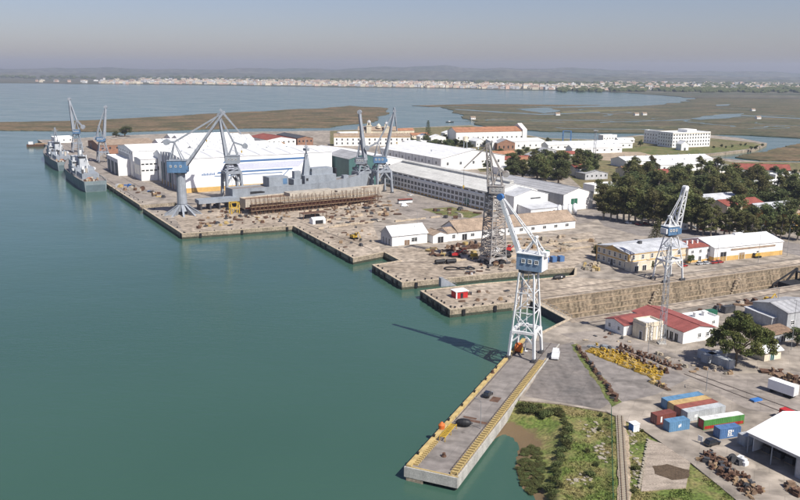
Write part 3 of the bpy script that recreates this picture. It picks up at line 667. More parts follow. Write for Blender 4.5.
b = Bld('brick_shed', 'small orange brick shed in front of the long brown one', uv(-812, 146), 60, 30, 30, 6.5, 'gy', 2.2, 'brick', 'tile_orange'); b.wins('f', 5, 3, 1.6, 1.8, simple=True)
Bld('store', 'small plain white store beside the brick sheds', uv(-780, 142), 60, 18, 18, 6, 'flat', 0).wins('f', 3, 2.5, 1.6, 1.6, simple=True)
Bld('store', 'flat white store at the far quay tip by the barge', uv(-1040, 122), 60, 22, 26, 6, 'flat', 0).wins('f', 3, 2.5, 1.6, 1.6, simple=True)
# --- teal hall between striped hall and long warehouse
b = Bld('teal_hall', 'dark teal sheeted hall behind the two tall portal cranes', uv(-546, 270), 60, 26, 40, 21, 'gy', 3.5, 'teal_sheet', 'grey_roof')
b.wins('f', 3, 13, 3, 2, simple=True); b.door('f', 13, 9, 12, 'dark_steel'); b.door('l', 14, 9, 12, 'dark_steel', 'crane_grey')
# --- long warehouse: quay wall in shade with its rows of windows
b = Bld('long_warehouse', 'long white two storey warehouse with rows of dark windows and white roof', uv(-402, 299), 60, 36, 146, 12.2, 'gy', 4.6, 'white_wall', 'pale_roof', plinth=(1.1, 'ochre'))
lw = b
for i in range(29):
    x = 4 + i * 4.85
    b.place(winmesh(3.3, 2.2, mull=1), 'window', 'l', x, 2.5); b.place(winmesh(3.3, 2.2, mull=1), 'window', 'l', x, 5.9)
    q = MB(); q.b2(-.3, .3, -.3, .05, 0, 9.4); b.place(q.mesh('pilaster', 'white_wall') if i == 0 else pil, 'pilaster', 'l', x - 2.42, 0); 
    if i == 0: pil = bpy.data.meshes['pilaster']
b.band('l', .5, 145.5, 9.4, 9.9, 'white_wall', 'cornice', .4)
for i in range(18): b.place(winmesh(5.2, .8, simple=True), 'window', 'l', 6 + i * 7.9, 10.6)
b.door('l', 118, 5, 5.2, 'green_door'); b.wins('f', 4, 8, 3, 1.4, 8, 28, simple=True); b.door('f', 18, 6, 5, 'dark')
q = MB(); q.b2(16.5, 19.5, 4, 142, 16.2, 18.0); q.ext([(16.2, 18.0), (19.8, 18.0), (18, 18.9)], 'y', 3.6, 142.4); q.build('ridge_monitor', 'pale_roof', b.roof)
# white lit end block of the warehouse with its dark strip
b = Bld('office_wing', 'white end block of the long warehouse with a dark ribbon window', uv(-388, 305), 60, 27, 13.6, 11.5, 'gy', 3.4, 'white_wall', 'pale_grey_roof')
b.band('f', 13, 21, 9.0, 9.8, 'glass', 'ribbon_window'); b.band('f', 3, 25, 6.2, 6.5, 'grey_wall', 'string_course')
b = Bld('low_annex', 'low white annex with small square windows under the warehouse end block', uv(-375, 308), 60, 24, 12.6, 5, 'shed', 1.4, 'white_wall', 'pale_grey_roof'); b.wins('f', 4, 2, 1.3, 1.2)
b = Bld('grey_shed', 'large grey sided shed with ribbed roof and a tall green door', uv(-384, 341.5), 60, 25, 76, 10.5, 'gy', 3.6, 'grey_sheet', 'grey_roof')
b.band('f', 0, 25, 0, 10.4, 'white_wall', 'end_wall', .05); b.door('f', 9, 5.5, 7.5, 'green_door')
q = MB(); q.ext([(0.02, 10.3), (24.98, 10.3), (12.5, 13.95)], 'y', -.045, .3); q.build('gable_board', 'white_wall', b.root); skylights
for i in range(4):
    tk = thing('white_silo', 'white upright storage tank in the row beside the grey shed', 'tank', uv(-371, 327 + i * 4.2), 0, 'white upright tanks')
    q = MB(); q.tube((0, 0, .5), (0, 0, 6.6), 1.35, n=14); q.tube((0, 0, 6.6), (0, 0, 7.2), 1.35, .3, 14); q.build('shell', 'white_sheet', tk, smooth=True)
    q = MB(); [q.tube((math.cos(a) * 1.1, math.sin(a) * 1.1, 0), (math.cos(a) * 1.1, math.sin(a) * 1.1, .6), .12) for a in (0, 1.57, 3.14, 4.71)]; q.build('leg_frame', 'dark_steel', tk)
# white hall row behind the warehouse
b = Bld('rear_warehouse', 'white windowed hall with broad pale roof rising behind the long warehouse', uv(-595, 385), 60, 70, 112, 11, 'gy', 6.5, 'white_wall', 'white_roof', over=.5)
for i in range(9): b.place(winmesh(2.0, 2.4), 'window', 'l', 8 + i * 12, 5.5); b.band('l', 2 + i * 12, 2.5 + i * 12, 0, 10.8, 'grey_wall', 'pilaster', .3)
b.wins('f', 5, 5, 2.2, 2.4); b.vent(4, 30, 15)
b = Bld('rear_warehouse', 'low white hall filling the gap between the teal hall and the church', uv(-620, 300), 60, 62, 110, 9.5, 'gy', 4.5, 'white_wall', 'white_roof'); b.wins('f', 6, 4, 2, 2, simple=True).vent(5, 40, 12)
b = Bld('red_canopy_hall', 'hall with long red and dark roof beyond the white workshops', uv(-880, 330), 60, 36, 60, 8, 'gy', 3, 'white_wall', 'tile_red'); b.wins('f', 6, 4, 2, 2, simple=True)
b = Bld('dark_roof_hall', 'dark roofed hall beside the red roofed one', uv(-880, 368), 60, 20, 66, 8.5, 'gy', 2, 'brick', 'dark_steel'); b.wins('f', 4, 4, 2, 2, simple=True)
b = Bld('arched_workshop', 'cream workshop with scalloped orange gables among the white roofs', uv(-800, 262), 60, 60, 26, 9, 'gx', 2, 'cream', 'tile_tan')
for i in range(5):
    q = MB(); q.ext([(i * 12, 9), (i * 12 + 12, 9), (i * 12 + 10, 11.6), (i * 12 + 6, 13), (i * 12 + 2, 11.6)], 'y', -.3, .5); q.build('scalloped_gable', 'cream', b.root)
    q = MB(); q.ext([(i * 12 + .5, 9.6), (i * 12 + 6, 12.2), (i * 12 + 11.5, 9.6), (i * 12 + 11.5, 10.3), (i * 12 + 6, 13.0), (i * 12 + .5, 10.3)], 'y', -.5, -.3); q.build('gable_trim', 'tile_orange', b.root)
b.wins('f', 10, 3, 3, 3, simple=True)
b = Bld('ochre_roof_house', 'small house with bright ochre roof behind the hall ridge', uv(-760, 330), 60, 22, 12, 6, 'gx', 2.6, 'white_wall', 'tile_orange'); b.wins('f', 4, 2, 1.5, 1.8, simple=True)
# --- low tan tiled building by the middle dock
b = Bld('tiled_store', 'long low white store with worn tan tiled roof beside the middle dock', uv(-341, 232), 62.5, 78, 17, 4.6, 'gx', 4.4, 'white_wall', 'tile_tan', over=.5)
b.wins('f', 9, 1.6, 2.2, 1.5, 9, 72).door('f', 34, 2.2, 2.8); b.door('f', 4, 3, 3.2)
b = Bld('gabled_house', 'white gabled house with grey pillared front porch facing the water', px(392, 246.5), 62, 20.5, 12.5, 5.4, 'gx', 3.8, 'white_wall', 'white_roof', over=.5)
b.band('l', 0, 12.5, 0, 5.4, 'grey_wall', 'porch_front', .06); q = MB(); q.ext([(0.05, 5.3), (12.45, 5.3), (6.25, 9.05)], 'x', -.07, .2); q.build('gable_board', 'grey_wall', b.root)
for i in range(3): b.door('l', 3 + i * 3.3, 1.7, 3.6)
b.wins('f', 1, 1.5, 3.2, 1.9, 15.5).door('f', 8.6, 3.0, 2.6, 'rust_pale'); b.vent(2, 4.3, 7.6, sz=(.5, .5, .7))
b = Bld('garage', 'small white garage with black doorway joined to the gabled house', uv(-341, 216.5), 62, 9, 10, 4.2, 'gy', 1.6, 'white_wall', 'tile_tan'); b.door('f', 4.5, 3.4, 3.2)
b = Bld('white_store', 'low white store with two dark windows between garage and tiled store', uv(-341.5, 226), 62, 14, 11, 4.4, 'gx', 1.8, 'white_wall', 'tile_tan'); b.wins('f', 2, 1.4, 1.7, 1.9)
b = Bld('brown_shelter', 'low open shelter with brown roof near the white upright tanks', uv(-361, 302), 60, 22, 7, 3.2, 'shed', .8, 'dark', 'timber'); 
for i in range(4):
    q = MB(); q.b2(.2 + i * 6.8, 1.1 + i * 6.8, -.3, .3, 0, 3.2); q.build('pillar', 'white_wall', b.root)
# --- two storey cream office with its grey roof
P = px(628, 270); b = Bld('yard_office', 'two storey cream office with ochre trim and patchy grey roof beside the dry dock', P, 64, 38, 22, 7.2, 'gx', 1.8, 'cream', 'pale_grey_roof', over=.3)
b.wins('f', 7, 4.5, 1.3, 1.9).wins('f', 7, .9, 1.3, 1.9).wins('l', 6, 4.4, 1.3, 1.9).wins('l', 6, .9, 1.3, 1.9)
for s_, n_ in (('f', 38), ('l', 22)):
    b.band(s_, -.1, n_ + .1, 3.5, 3.9, 'ochre', 'string_course', .12); b.band(s_, -.15, n_ + .15, 6.8, 7.2, 'ochre', 'cornice', .2)
    b.band(s_, -.1, .6, 0, 6.8, 'ochre', 'corner_pilaster', .14); b.band(s_, n_ - .6, n_ + .1, 0, 6.8, 'ochre', 'corner_pilaster', .14)
q = MB(); q.ext([(6, 7.2), (16, 7.2), (11, 9.3)], 'x', -.35, .1); q.build('pediment', 'ochre', b.root); b.door('l', 11, 1.8, 2.8)
q = MB(); q.b2(14, 15.6, 9, 10.4, 8, 10.2); q.build('chimney', 'dark_steel', b.root)
b = Bld('arched_porch', 'small cream porch with arched openings against the office front', px(631, 272), 64, 12, 4.2, 3.4, 'flat', 0, 'cream', 'pale_grey_roof'); b.door('f', 3, 2.2, 2.4); b.door('f', 7.5, 2.2, 2.4)
b = Bld('red_roofed_office', 'white two storey house with red hipped roof between office and long shed', px(687.5, 263), 66, 14.5, 13, 7.0, 'hip', 2.2, 'white_wall', 'tile_red', plinth=(1, 'ochre'))
b.wins('f', 3, 4.4, 1.3, 1.4).wins('f', 2, 1.4, 1.3, 1.6, 3, 11.5).door('f', 7.2, 1.5, 2.6).wins('l', 3, 4.4, 1.2, 1.6)
for i in range(3):
    q = MB(); q.b2(-.3, .3, -.3, .3, -1, 1.4); q.build('chimney', 'white_wall', b.root, (2 + i * 3.2, 3.5, 8.4))
b = Bld('long_white_shed', 'long white shed with ochre base and broad low roof right of the red roofed house', px(713.5, 262), 67.5, 43, 22, 6.6, 'gx', 2.6, 'white_wall', 'white_roof', plinth=(2.2, 'ochre'))
b.door('f', 5.5, 3.6, 4.4); b.door('f', 17, 3.4, 3.2, 'tile_tan'); b.band('f', 10, 38, 4.6, 5.5, 'tile_tan', 'louvre_strip', .1)
q = MB(); q.b2(22, 27, 10, 12, 9.0, 10.2); q.build('roof_monitor', 'white_roof', b.root)
# --- red painted roof building near the dock
P = px(682.5, 344); b = Bld('canteen', 'white single storey building with faded red painted roof by the dock edge', P, 66, 13.5, 25, 4.1, 'gy', 1.3, 'white_wall', 'red_paint_roof', over=.35)
b.wins('f', 2, 1.5, 1.1, 1.3, 7, 10.5).wins('r', 4, 1.6, 1.2, 1.2)
for i in range(3): b.door('l', 17.5 + i * 2.3, 1.5, 2.7)
b = Bld('canteen_wing', 'red roofed rear wing stretching from the canteen along the dock rim', uv(-185, 194), 62, 11.5, 9, 3.6, 'gx', 1.1, 'white_wall', 'red_paint_roof'); b.wins('l', 2, 1.4, 1, 1.2)
b = Bld('flat_annex', 'flat white annex with roof vents behind the red roofed canteen', uv(-177, 220.5), 66, 10, 7.5, 3.3, 'flat', 0, 'white_wall', 'white_roof'); b.wins('f', 2, 1.6, 1.2, 1)
for i in range(2):
    q = MB(); q.b2(-.7, .7, -.7, .7, 0, 1.5); q.b2(-.9, .9, -.9, .9, 1.5, 1.7); q.build('roof_vent', 'white_wall', b.root, (3 + i * 4, 4, 3.35))
P = px(645, 341); b = Bld('transformer_house', 'small square cream pump house with flat parapet roof and dark door', P, 66, 7.2, 6.4, 5.4, 'flat', 0, 'cream', 'white_roof')
b.door('l', 4.2, 1.2, 2.6); b.band('f', -.15, 7.35, 4.7, 5.0, 'cream', 'cornice', .2); b.band('l', -.15, 6.55, 4.7, 5.0, 'cream', 'cornice', .2)
for i in range(4): b.band('f', .2 + i * 2.1, .7 + i * 2.1, 0, 4.7, 'white_wall', 'pilaster', .12)
# --- hut by the pine
b = Bld('gate_hut', 'small cream hut with pitched white roof and dark door by the pine tree', px(764, 361.5), 66, 7, 5.5, 3.0, 'gx', 1.3, 'cream', 'white_roof', over=.6); b.door('f', 3.2, 1.6, 2.4, 'teal_door')
b = Bld('rust_shed', 'low shed with rusty brown roof behind the cream hut', px(774, 343), 66, 9, 6, 2.8, 'shed', .7, 'grey_sheet', 'rust_pale'); b.door('f', 4, 2, 2.2)
for i, (x, y, az, L) in enumerate(((697, 352, 152, 10), (704, 356, 152, 12.2), (722, 366, 60, 9))):
    pass
# --- grey steel workshop at the right border
b = Bld('grey_workshop', 'pale grey metal workshop cut by the right border beyond the hut', px(786, 331), 66, 16, 15, 6.4, 'gx', 1.6, 'grey_sheet', 'grey_roof')
b.wins('f', 3, 2, 1.6, 1.4)
Bld('grey_workshop', 'low pale blue grey lean-to left of the metal workshop', px(771, 328), 66, 8, 12, 3.6, 'shed', .6, 'grey_sheet', 'pale_grey_roof').door('f', 4, 2.4, 2.6, 'dark_steel')

# --- marquee hall at the lower right
P = px(746.5, 453); te = thing('marquee_hall', 'white fabric marquee hall with open dark front at the lower right', 'tent', P, rot_of(152))
TL, TD, TH = 30, 24, 5.2                      # local x towards the camera, y inland
q = MB(); k = 2.6
q.ext([(-.4, TH), (TD / 2, TH + k), (TD + .4, TH), (TD + .4, TH + .12), (TD / 2, TH + k + .14), (-.4, TH + .12)], 'x', -.4, TL + .4); q.build('roof', 'white_sheet', te)
q = MB(); q.b2(0, TL, TD - .15, TD, 0, TH); q.build('back_wall', 'grey_wall', te)
q = MB(); q.b2(TL - .15, TL, .3, TD - .15, 0, TH); q.ext([(.3, TH), (TD - .15, TH), (TD / 2, TH + k - .1)], 'x', TL - .15, TL); q.build('end_wall', 'white_sheet', te)  # near end closed, added to keep the inside dark
q = MB(); q.b2(-.0, .15, 2, TD - .15, 0, TH); q.ext([(2, TH), (TD - .15, TH), (TD / 2, TH + k - .1)], 'x', 0, .15); q.build('end_wall', 'white_sheet', te)  # far end closed as well, added for a darker inside
q = MB(); q.b2(12.5, 13.7, 0, .25, 0, TH); q.b2(13.7, TL, 0, .2, 0, TH - .1); q.build('front_panel', 'grey_wall', te)
q = MB(); q.b2(0, TL, -.06, .2, TH - .75, TH); q.build('fascia', 'grey_wall', te)
for x in (0.1, 6.4, 12.6):
    q = MB(); q.tube((x, .1, 0), (x, .1, TH), .16); q.build('post', 'crane_grey', te)
for i in range(6):
    x = .3 + i * 5.8; q = MB(); q.tube((x, .2, TH - .1), (x, TD / 2, TH + k - .1), .1); q.tube((x, TD / 2, TH + k - .1), (x, TD - .2, TH - .1), .1); q.build('roof_truss', 'crane_grey', te)
# stage-like inside: floor goods coloured dark to deepen the shade
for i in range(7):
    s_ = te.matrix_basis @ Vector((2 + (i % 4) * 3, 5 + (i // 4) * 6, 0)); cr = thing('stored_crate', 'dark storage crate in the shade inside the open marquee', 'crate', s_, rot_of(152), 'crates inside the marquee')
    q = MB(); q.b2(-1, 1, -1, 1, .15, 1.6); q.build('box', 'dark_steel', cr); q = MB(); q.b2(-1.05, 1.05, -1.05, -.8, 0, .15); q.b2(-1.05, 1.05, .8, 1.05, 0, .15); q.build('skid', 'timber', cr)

# --- far part of the yard
b = Bld('barracks', 'large white four storey barracks block by the creek, two wings and rows of windows', px(672, 147.8), 68, 56, 26, 17, 'flat', 0, 'white_wall', 'white_roof')
for z in (2, 6, 10, 13.6): b.wins('f', 14, z, 1.6, 1.9, simple=True).wins('l', 6, z, 1.4, 1.9, simple=True)
b.band('f', -.2, 56.2, 16, 16.6, 'cream', 'cornice', .3)
q = MB(); q.b2(24, 38, 4, 20, 17.2, 20.5); q.build('roof_house', 'white_wall', b.root)
b2 = Bld('barracks_wing', 'grey shaded side wing of the white barracks block', px(668.2, 145.8), 68, 8, 46, 15.5, 'flat', 0, 'white_wall', 'white_roof')
for z in (2, 6, 10): b2.wins('l', 9, z, 1.5, 1.9, simple=True).wins('f', 2, z, 1.5, 1.9, simple=True)
b = Bld('chapel', 'little white gabled chapel in front of the barracks', px(681, 150.5), 80, 9, 12, 7, 'gy', 3.5, 'white_wall', 'white_roof'); b.door('f', 4.5, 2, 3)
Bld('farm_house', 'low white farmhouse on the grass left of the barracks', px(618, 143), 80, 22, 10, 4, 'gx', 2, 'white_wall', 'white_roof').wins('f', 4, 1.5, 1.4, 1.4, simple=True)
# church and the long white barracks beside it
b = Bld('church_range', 'long cream and white range with small windows in front of the domed church', px(334, 146), 86, 90, 16, 11, 'gx', 3, 'white_wall', 'tile_tan')
b.wins('f', 14, 6.4, 1.6, 2.2, simple=True); b.wins('f', 14, 2, 1.6, 2.2, simple=True); b.band('f', 0, 90, 10.2, 10.9, 'ochre', 'cornice', .25)
ch = thing('church', 'cream church with domed bell turrets above the long white range', 'church', px(369, 141), 0)
q = MB(); q.b2(-14, 34, 0, 18, 0, 13); q.ext([(0, 13), (18, 13), (9, 17)], 'x', -14, 34); q.build('nave', 'cream', ch)
q = MB(); q.ext([(-.6, 13), (9, 17.3), (18.6, 13), (18.6, 13.3), (9, 17.7), (-.6, 13.3)], 'x', -14.4, 34.4); q.build('roof', 'tile_tan', ch)
for x, h in ((0, 25), (22, 23)):
    q = MB(); q.b2(x - 3, x + 3, -2, 4, 0, h - 6); q.b2(x - 3.4, x + 3.4, -2.4, 4.4, h - 6, h - 5.4); q.b2(x - 2.1, x + 2.1, -1.1, 3.1, h - 5.4, h - 2); q.build('bell_tower', 'cream', ch)
    q = MB(); 
    for i in range(5): a0, a1 = i / 5 * 1.57, (i + 1) / 5 * 1.57; q.tube((x, 1, h - 2 + 3 * math.sin(a0)), (x, 1, h - 2 + 3 * math.sin(a1)), 2.6 * math.cos(a0), max(.15, 2.6 * math.cos(a1)), 12)
    q.tube((x, 1, h + 1), (x, 1, h + 3), .15); q.build('dome', 'grey_wall', ch)
    q = MB(); q.b2(x - .8, x + .8, -1.25, -1.0, h - 5, h - 2.8); q.build('bell_opening', 'dark', ch)
q = MB(); q.tube((12, 4, 16), (12, 4, 19), 3, 3, 12); q.tube((12, 4, 19), (12, 4, 21.6), 3, .3, 12); q.build('lantern', 'cream', ch)
# long white building with orange roof
b = Bld('rope_works', 'big long white building with orange tiled roof beyond the trees', px(456, 143), 72, 92, 30, 13, 'gx', 5, 'white_wall', 'tile_orange')
b.wins('f', 14, 5, 1.6, 2, simple=True); q = MB(); q.b2(90, 96, -1, 31, 0, 15); q.ext([(-1, 15), (31, 15), (15, 22)], 'x', 90, 96); q.build('end_gable', 'white_wall', b.root)
b = Bld('rope_works', 'lower white front range in front of the orange roofed works', px(492, 150), 72, 66, 18, 9, 'shed', 2, 'white_wall', 'white_roof'); b.wins('f', 9, 3, 1.6, 2, simple=True)
b = Bld('ruined_hall', 'grey brown roofless stone hall with pointed gables left of the white front range', px(497, 150.5), 72, 22, 14, 8, 'gy', 4, 'brick', 'grey_roof'); b.wins('f', 4, 2, 1.6, 3, simple=True)
wh = [('white flat roofed house', 'flat', 0, 'white_wall', 'white_roof'), ('white house with red roof', 'gx', 2.4, 'white_wall', 'tile_red'), ('cream house with orange roof', 'gx', 2.6, 'cream', 'tile_orange'), ('grey roofed workshop', 'gy', 2.4, 'grey_wall', 'grey_roof'), ('white gabled house', 'gy', 3, 'white_wall', 'white_roof')]
spots = [(420, 141, 16, 10, 4, 'beside the tall cypress'), (431, 143, 20, 10, 4, 'left of the dark round trees'), (406, 148, 26, 12, 0, 'at the foot of the church range'), (464, 155, 14, 12, 0, 'under the rusty lattice crane head'), (438, 155, 24, 12, 0, 'behind the rear warehouse roof'), (462, 166, 40, 14, 1, 'below the lattice crane head'), (500, 166, 34, 12, 1, 'between the olive trees and the lattice crane'), (492, 160, 28, 10, 2, 'amid the trees behind the lattice crane'), (530, 160, 16, 10, 3, 'in the trees before the white sheds'),
         (500, 175, 26, 12, 0, 'with a dark porch behind the warehouse end'), (522, 176, 22, 8, 0, 'with a pillared front under the olive trees'), (585, 180, 22, 14, 3, 'beside the grey shed among trees'), (575, 176, 16, 10, 1, 'left of the grey workshop in the trees'), (594, 194, 26, 14, 0, 'right of the green doored shed'), (612, 148, 26, 9, 0, 'on the brown field'), (603, 141, 22, 10, 0, 'by the creek behind the masts'), (553, 148, 18, 12, 3, 'with pointed gables near the white sheds'), (540, 155, 20, 12, 3, 'before the white sheds'),
         (476, 147, 12, 18, 4, 'tall beside the orange roofed works'), (715, 173, 20, 14, 4, 'by the red roofed barn'), (412, 139, 26, 12, 2, 'behind the church range, right side'), (340, 137, 40, 14, 0, 'left of the church by the far water'), (390, 136, 36, 12, 2, 'behind the church by the channel'), (445, 137, 22, 12, 4, 'at the channel edge left of the works'), (448, 160, 30, 12, 1, 'just behind the rear warehouse ridge'), (515, 168, 26, 12, 2, 'at the left end of the olive clump'), (560, 160, 24, 12, 1, 'above the olive clump before the sheds'), (625, 178, 26, 12, 2, 'buried in the upper grove'), (655, 181, 22, 12, 1, 'deep in the upper grove'), (775, 181, 30, 12, 0, 'at the far right of the upper grove')]
for (x, y, L, D, k, wh_) in spots:
    nm, rf, rh, wm, rm = wh[k]; b = Bld('house', nm + ' ' + wh_, px(x, y), 66 + rnd.uniform(-3, 3), L, D, rnd.uniform(4.5, 7), rf, rh, wm, rm, cat='house')
    b.wins('f', max(2, int(L / 4)), 2.2, 1.3, 1.6, simple=True)
for (x, y, L, D, lab) in ((548, 150.5, 110, 16, 'long white shed with low roof by the creek'), (572, 154, 62, 14, 'second long white shed with brown back wall'), (626, 168, 96, 26, 'broad pale roofed shed behind the eucalyptus trees'), (660, 172, 52, 20, 'white ended shed right behind the eucalyptus trees')):
    b = Bld('long_shed', lab, px(x, y), 72, L, D, 6, 'gx', 3, 'white_wall', 'white_roof'); b.wins('f', int(L / 8), 2.5, 2, 1.6, simple=True).vent(int(L / 12), D / 2, 9)
b = Bld('barn', 'white gabled barn with long red roof right of the trees', px(733, 176), 100, 46, 14, 6, 'gx', 4, 'white_wall', 'tile_red'); b.wins('f', 8, 2, 1.4, 1.6, simple=True)
for (x, y, L, D, wm, rm, lab) in ((703, 216, 30, 16, 'cream', 'pale_grey_roof', 'yellowish house glimpsed between the tall trees, grey roof'), (726, 222, 30, 16, 'cream', 'tile_red', 'brownish house with red roof edge deep among the trees'), (760, 226, 30, 14, 'ochre', 'pale_grey_roof', 'ochre fronted house at the right among the trees'), (745, 200, 36, 14, 'white_wall', 'white_roof', 'pale roofed house showing above the tree tops'), (790, 230, 26, 14, 'ochre', 'tile_tan', 'ochre house cut by the right border among trees')):
    b = Bld('house', lab, px(x, y), 66, L, D, 9.5, 'gx', 2.4, wm, rm, cat='house'); b.wins('f', 6, 1.6, 1.3, 1.9).wins('f', 6, 5.4, 1.3, 1.9)
b = Bld('guard_hut', 'tiny white guard hut by the roadside under the trees', px(682, 230), 66, 4, 4, 3.4, 'flat', 0, 'white_wall', 'white_roof', cat='hut'); b.wins('f', 1, 1.2, 1.8, 1.2).door('l', 2, 1, 2.2)
# ================================================================== cranes
def crane(label, base, azp, azs, a, b, hp, ht, tower, house, tip, fly=None, back=None, body='crane_grey', cab='crane_blue', jibm=None, jib='box', tw=None, jw=1.0, name='harbour_crane', pz=None, aframe=7, tie=True, hook=18, portal='legs', dense=False, sheave=None, lwf=1.0):
    """azp: portal axis; azs: slew azimuth (deg). tip / fly / back: pixels that lie in the slewing plane."""
    jibm = jibm or body; base = Vector(base)
    t = thing(name, label, 'crane', base); e1, e2 = dirv(azp), dirv(azp + 90); Z = Vector((0, 0, 1))
    def c4(x, y, z): return [e1 * (sx * x) + e2 * (sy * y) + Z * z for sx, sy in ((-1, -1), (1, -1), (1, 1), (-1, 1))]
    lw = max(.35, a * .12) * lwf; tw = tw or (a * .5, b * .5)
    # portal
    if portal == 'splay':                       # splayed buttress feet
        for k in range(10):
            an = k / 10 * 6.283; p = Vector((math.cos(an), math.sin(an), 0)); q = MB()
            q.add([p * a + Vector((-p.y, p.x, 0)) * .5, p * a - Vector((-p.y, p.x, 0)) * .5, p * 2.2 - Vector((-p.y, p.x, 0)) * .8 + Z * hp, p * 2.2 + Vector((-p.y, p.x, 0)) * .8 + Z * hp, p * (a * .45), p * 1.6 + Z * (hp * .9)], [(0, 1, 2, 3), (0, 4, 5, 3), (1, 2, 5, 4), (0, 1, 4), (2, 3, 5)])
            q.build('buttress', body, t)
        for rr, zz in ((a * .72, hp * .33),):
            q = MB(); q.tube((0, 0, zz), (0, 0, hp + .4), rr * .5, 2.3, 12); q.build('pedestal', body, t)
    else:
        B, T = c4(a, b, .9), c4(a * .86, b * .86, hp)
        for i in range(4):
            q = MB(); q.tube(B[i], T[i], lw, lw * 1.1); lg = q.build('portal_leg', body, t)
            q = MB(); p = B[i]; q.box((p.x, p.y, .5), (2.6, .9, 1.0), rot_of(azp)); q.build('wheel_bogie', 'dark_steel', lg)
        q = MB()
        for i in range(4): q.tube(T[i], T[(i + 1) % 4], lw * 1.15)
        q.build('portal_beam', body, t)
        q = MB(); 
        for i in range(4): 
            m = (T[i] + T[(i + 1) % 4]) / 2; q.tube(B[i].lerp(T[i], .55), m, lw * .6, cap=False); q.tube(B[(i + 1) % 4].lerp(T[(i + 1) % 4], .55), m, lw * .6, cap=False)
        q.build('knee_brace', body, t)
    # tower
    q = MB()
    if tower == 'column': q.tube((0, 0, hp), (0, 0, ht), tw[0], tw[0] * .9, 14); 
    else:
        A_, B_ = c4(a * .86, b * .86, hp), c4(tw[0], tw[1], ht); q.lattice(A_, B_, max(2, int((ht - hp) / (a * 1.15))), lw * .62, lw * .33)
        if dense:
            for z_ in range(2): q.lattice([p_.lerp(r_, z_ * .02) for p_, r_ in zip(A_, B_)][::-1], B_[::-1], int((ht - hp) / (2.6 + z_)), lw * .3, lw * (.24 + .06 * z_))
            for k_ in range(8): z_ = hp + (ht - hp) * (k_ + .5) / 8; q.box((rnd.uniform(-2, 2), rnd.uniform(-2, 2), z_), (rnd.uniform(2, 6), rnd.uniform(1.5, 5), rnd.uniform(.2, 1.6)), R(30))
    tw_ = q.build('tower', body, t, smooth=False)
    q = MB(); q.tube((0, 0, ht), (0, 0, ht + .9), max(tw) * 1.25, n=16); q.build('slewing_ring', 'dark_steel', t)
    if tower != 'column':
        q = MB(); p0 = c4(a * .86, b * .86, hp)[0]; 
        for i in range(int((ht - 1) / 3)): q.box((tw[0] * .1, 0, 1.5 + i * 3), (.9, .9, .12))
        q.tube((0, 0, 1), (0, 0, ht), .16); q.build('access_ladder', body, tw_)
    # machinery house
    s = dirv(azs); n = dirv(azs + 90); hx, hy, hz = house; hc = -s * (hx * .12) + Z * (ht + .9 + hz / 2); rz = rot_of(azs)
    q = MB(); q.box(hc, (hx, hy, hz), rz); hs = q.build('machinery_house', cab, t)
    q = MB(); q.box(hc + Z * (hz / 2 + .12), (hx + .5, hy + .5, .22), rz); q.build('house_roof', body, hs)
    me = winmesh(1.0 if hz > 4 else .8, 1.0 if hz > 4 else .8)
    for k in range(3):
        for sg in (1, -1):
            o = link('window', me, hs, hc + s * (-hx * .3 + k * hx * .26) + n * (sg * (hy / 2 + .0)) + Z * (-.1), rz if sg == 1 else rz + math.pi)
    q = MB(); cc = hc + s * (hx * .5) + n * (hy * .3) + Z * (-hz * .1); q.box(cc, (2.2, 2.2, 2.4), rz); oc = q.build('operator_cab', cab, t); q = MB(); q.box(cc + s * .9, (.62, 1.9, 1.1), rz); q.build('cab_window', 'glass', oc)
    # jib in the slewing plane
    pv = base + s * (hx * .3) + Z * (ht + .9 + hz * .55); tp = onplane(base, R(azs), *tip) - base; pv -= base
    q = MB(); w0 = jw * 2.2; d = (tp - pv).normalized(); up = n.cross(d)
    if jib == 'solid':
        q.tube(pv, tp, jw * 1.05, jw * .8); q.tube(pv + n * hy * .3, pv.lerp(tp, .16), jw * .5); q.tube(pv - n * hy * .3, pv.lerp(tp, .16), jw * .5)
    elif jib == 'box':
        for sg in (-1, 1): q.tube(pv + n * (sg * hy * .33), tp + n * (sg * jw * .3), jw * .62, jw * .42)
        for k in range(1, 6): x = pv.lerp(tp, k / 6); wv = hy * .33 * (1 - k / 6) + jw * .3 * k / 6; q.tube(x - n * wv, x + n * wv, jw * .25)
    else:
        wv = hy * .38; A_ = [pv - n * wv - up * w0 * .35, pv + n * wv - up * w0 * .35, pv + n * wv + up * w0 * .35, pv - n * wv + up * w0 * .35]
        k2 = .45; B_ = [tp - n * wv * k2 - up * w0 * .2, tp + n * wv * k2 - up * w0 * .2, tp + n * wv * k2 + up * w0 * .2, tp - n * wv * k2 + up * w0 * .2]
        q.lattice(A_, B_, max(5, int((tp - pv).length / (w0 * .9))), jw * .2, jw * .11)
    jb = q.build('jib', jibm, t)
    # A-frame on the house
    ap = hc + Z * (hz / 2 + aframe) - s * (hx * .12); q = MB()
    for x in (-.38, .3):
        for sg in (-1, 1): q.tube(hc + Z * (hz / 2) + s * (hx * x) + n * (sg * hy * .36), ap + n * (sg * .5), .32 * max(.8, jw * .7), .22)
    q.tube(ap - n * .9, ap + n * .9, .5, n=8); q.build('a_frame', body, t)
    q = MB(); q.tube(tp - n * (jw * .6), tp + n * (jw * .6), jw * (1.1 if sheave else .65), n=12); q.build('head_sheave', sheave or body, jb)
    if fly:
        fp = onplane(base, R(azs), *fly) - base; q = MB(); bk = tp + (tp - fp) * .18
        for sg in (-1, 1): q.tube(bk + n * (sg * jw * .5), fp + n * (sg * jw * .2), jw * .3, jw * .2)
        q.tube(bk, fp, jw * .34, jw * .22); q.build('fly_jib', jibm, t); hk = fp
    else: hk = tp
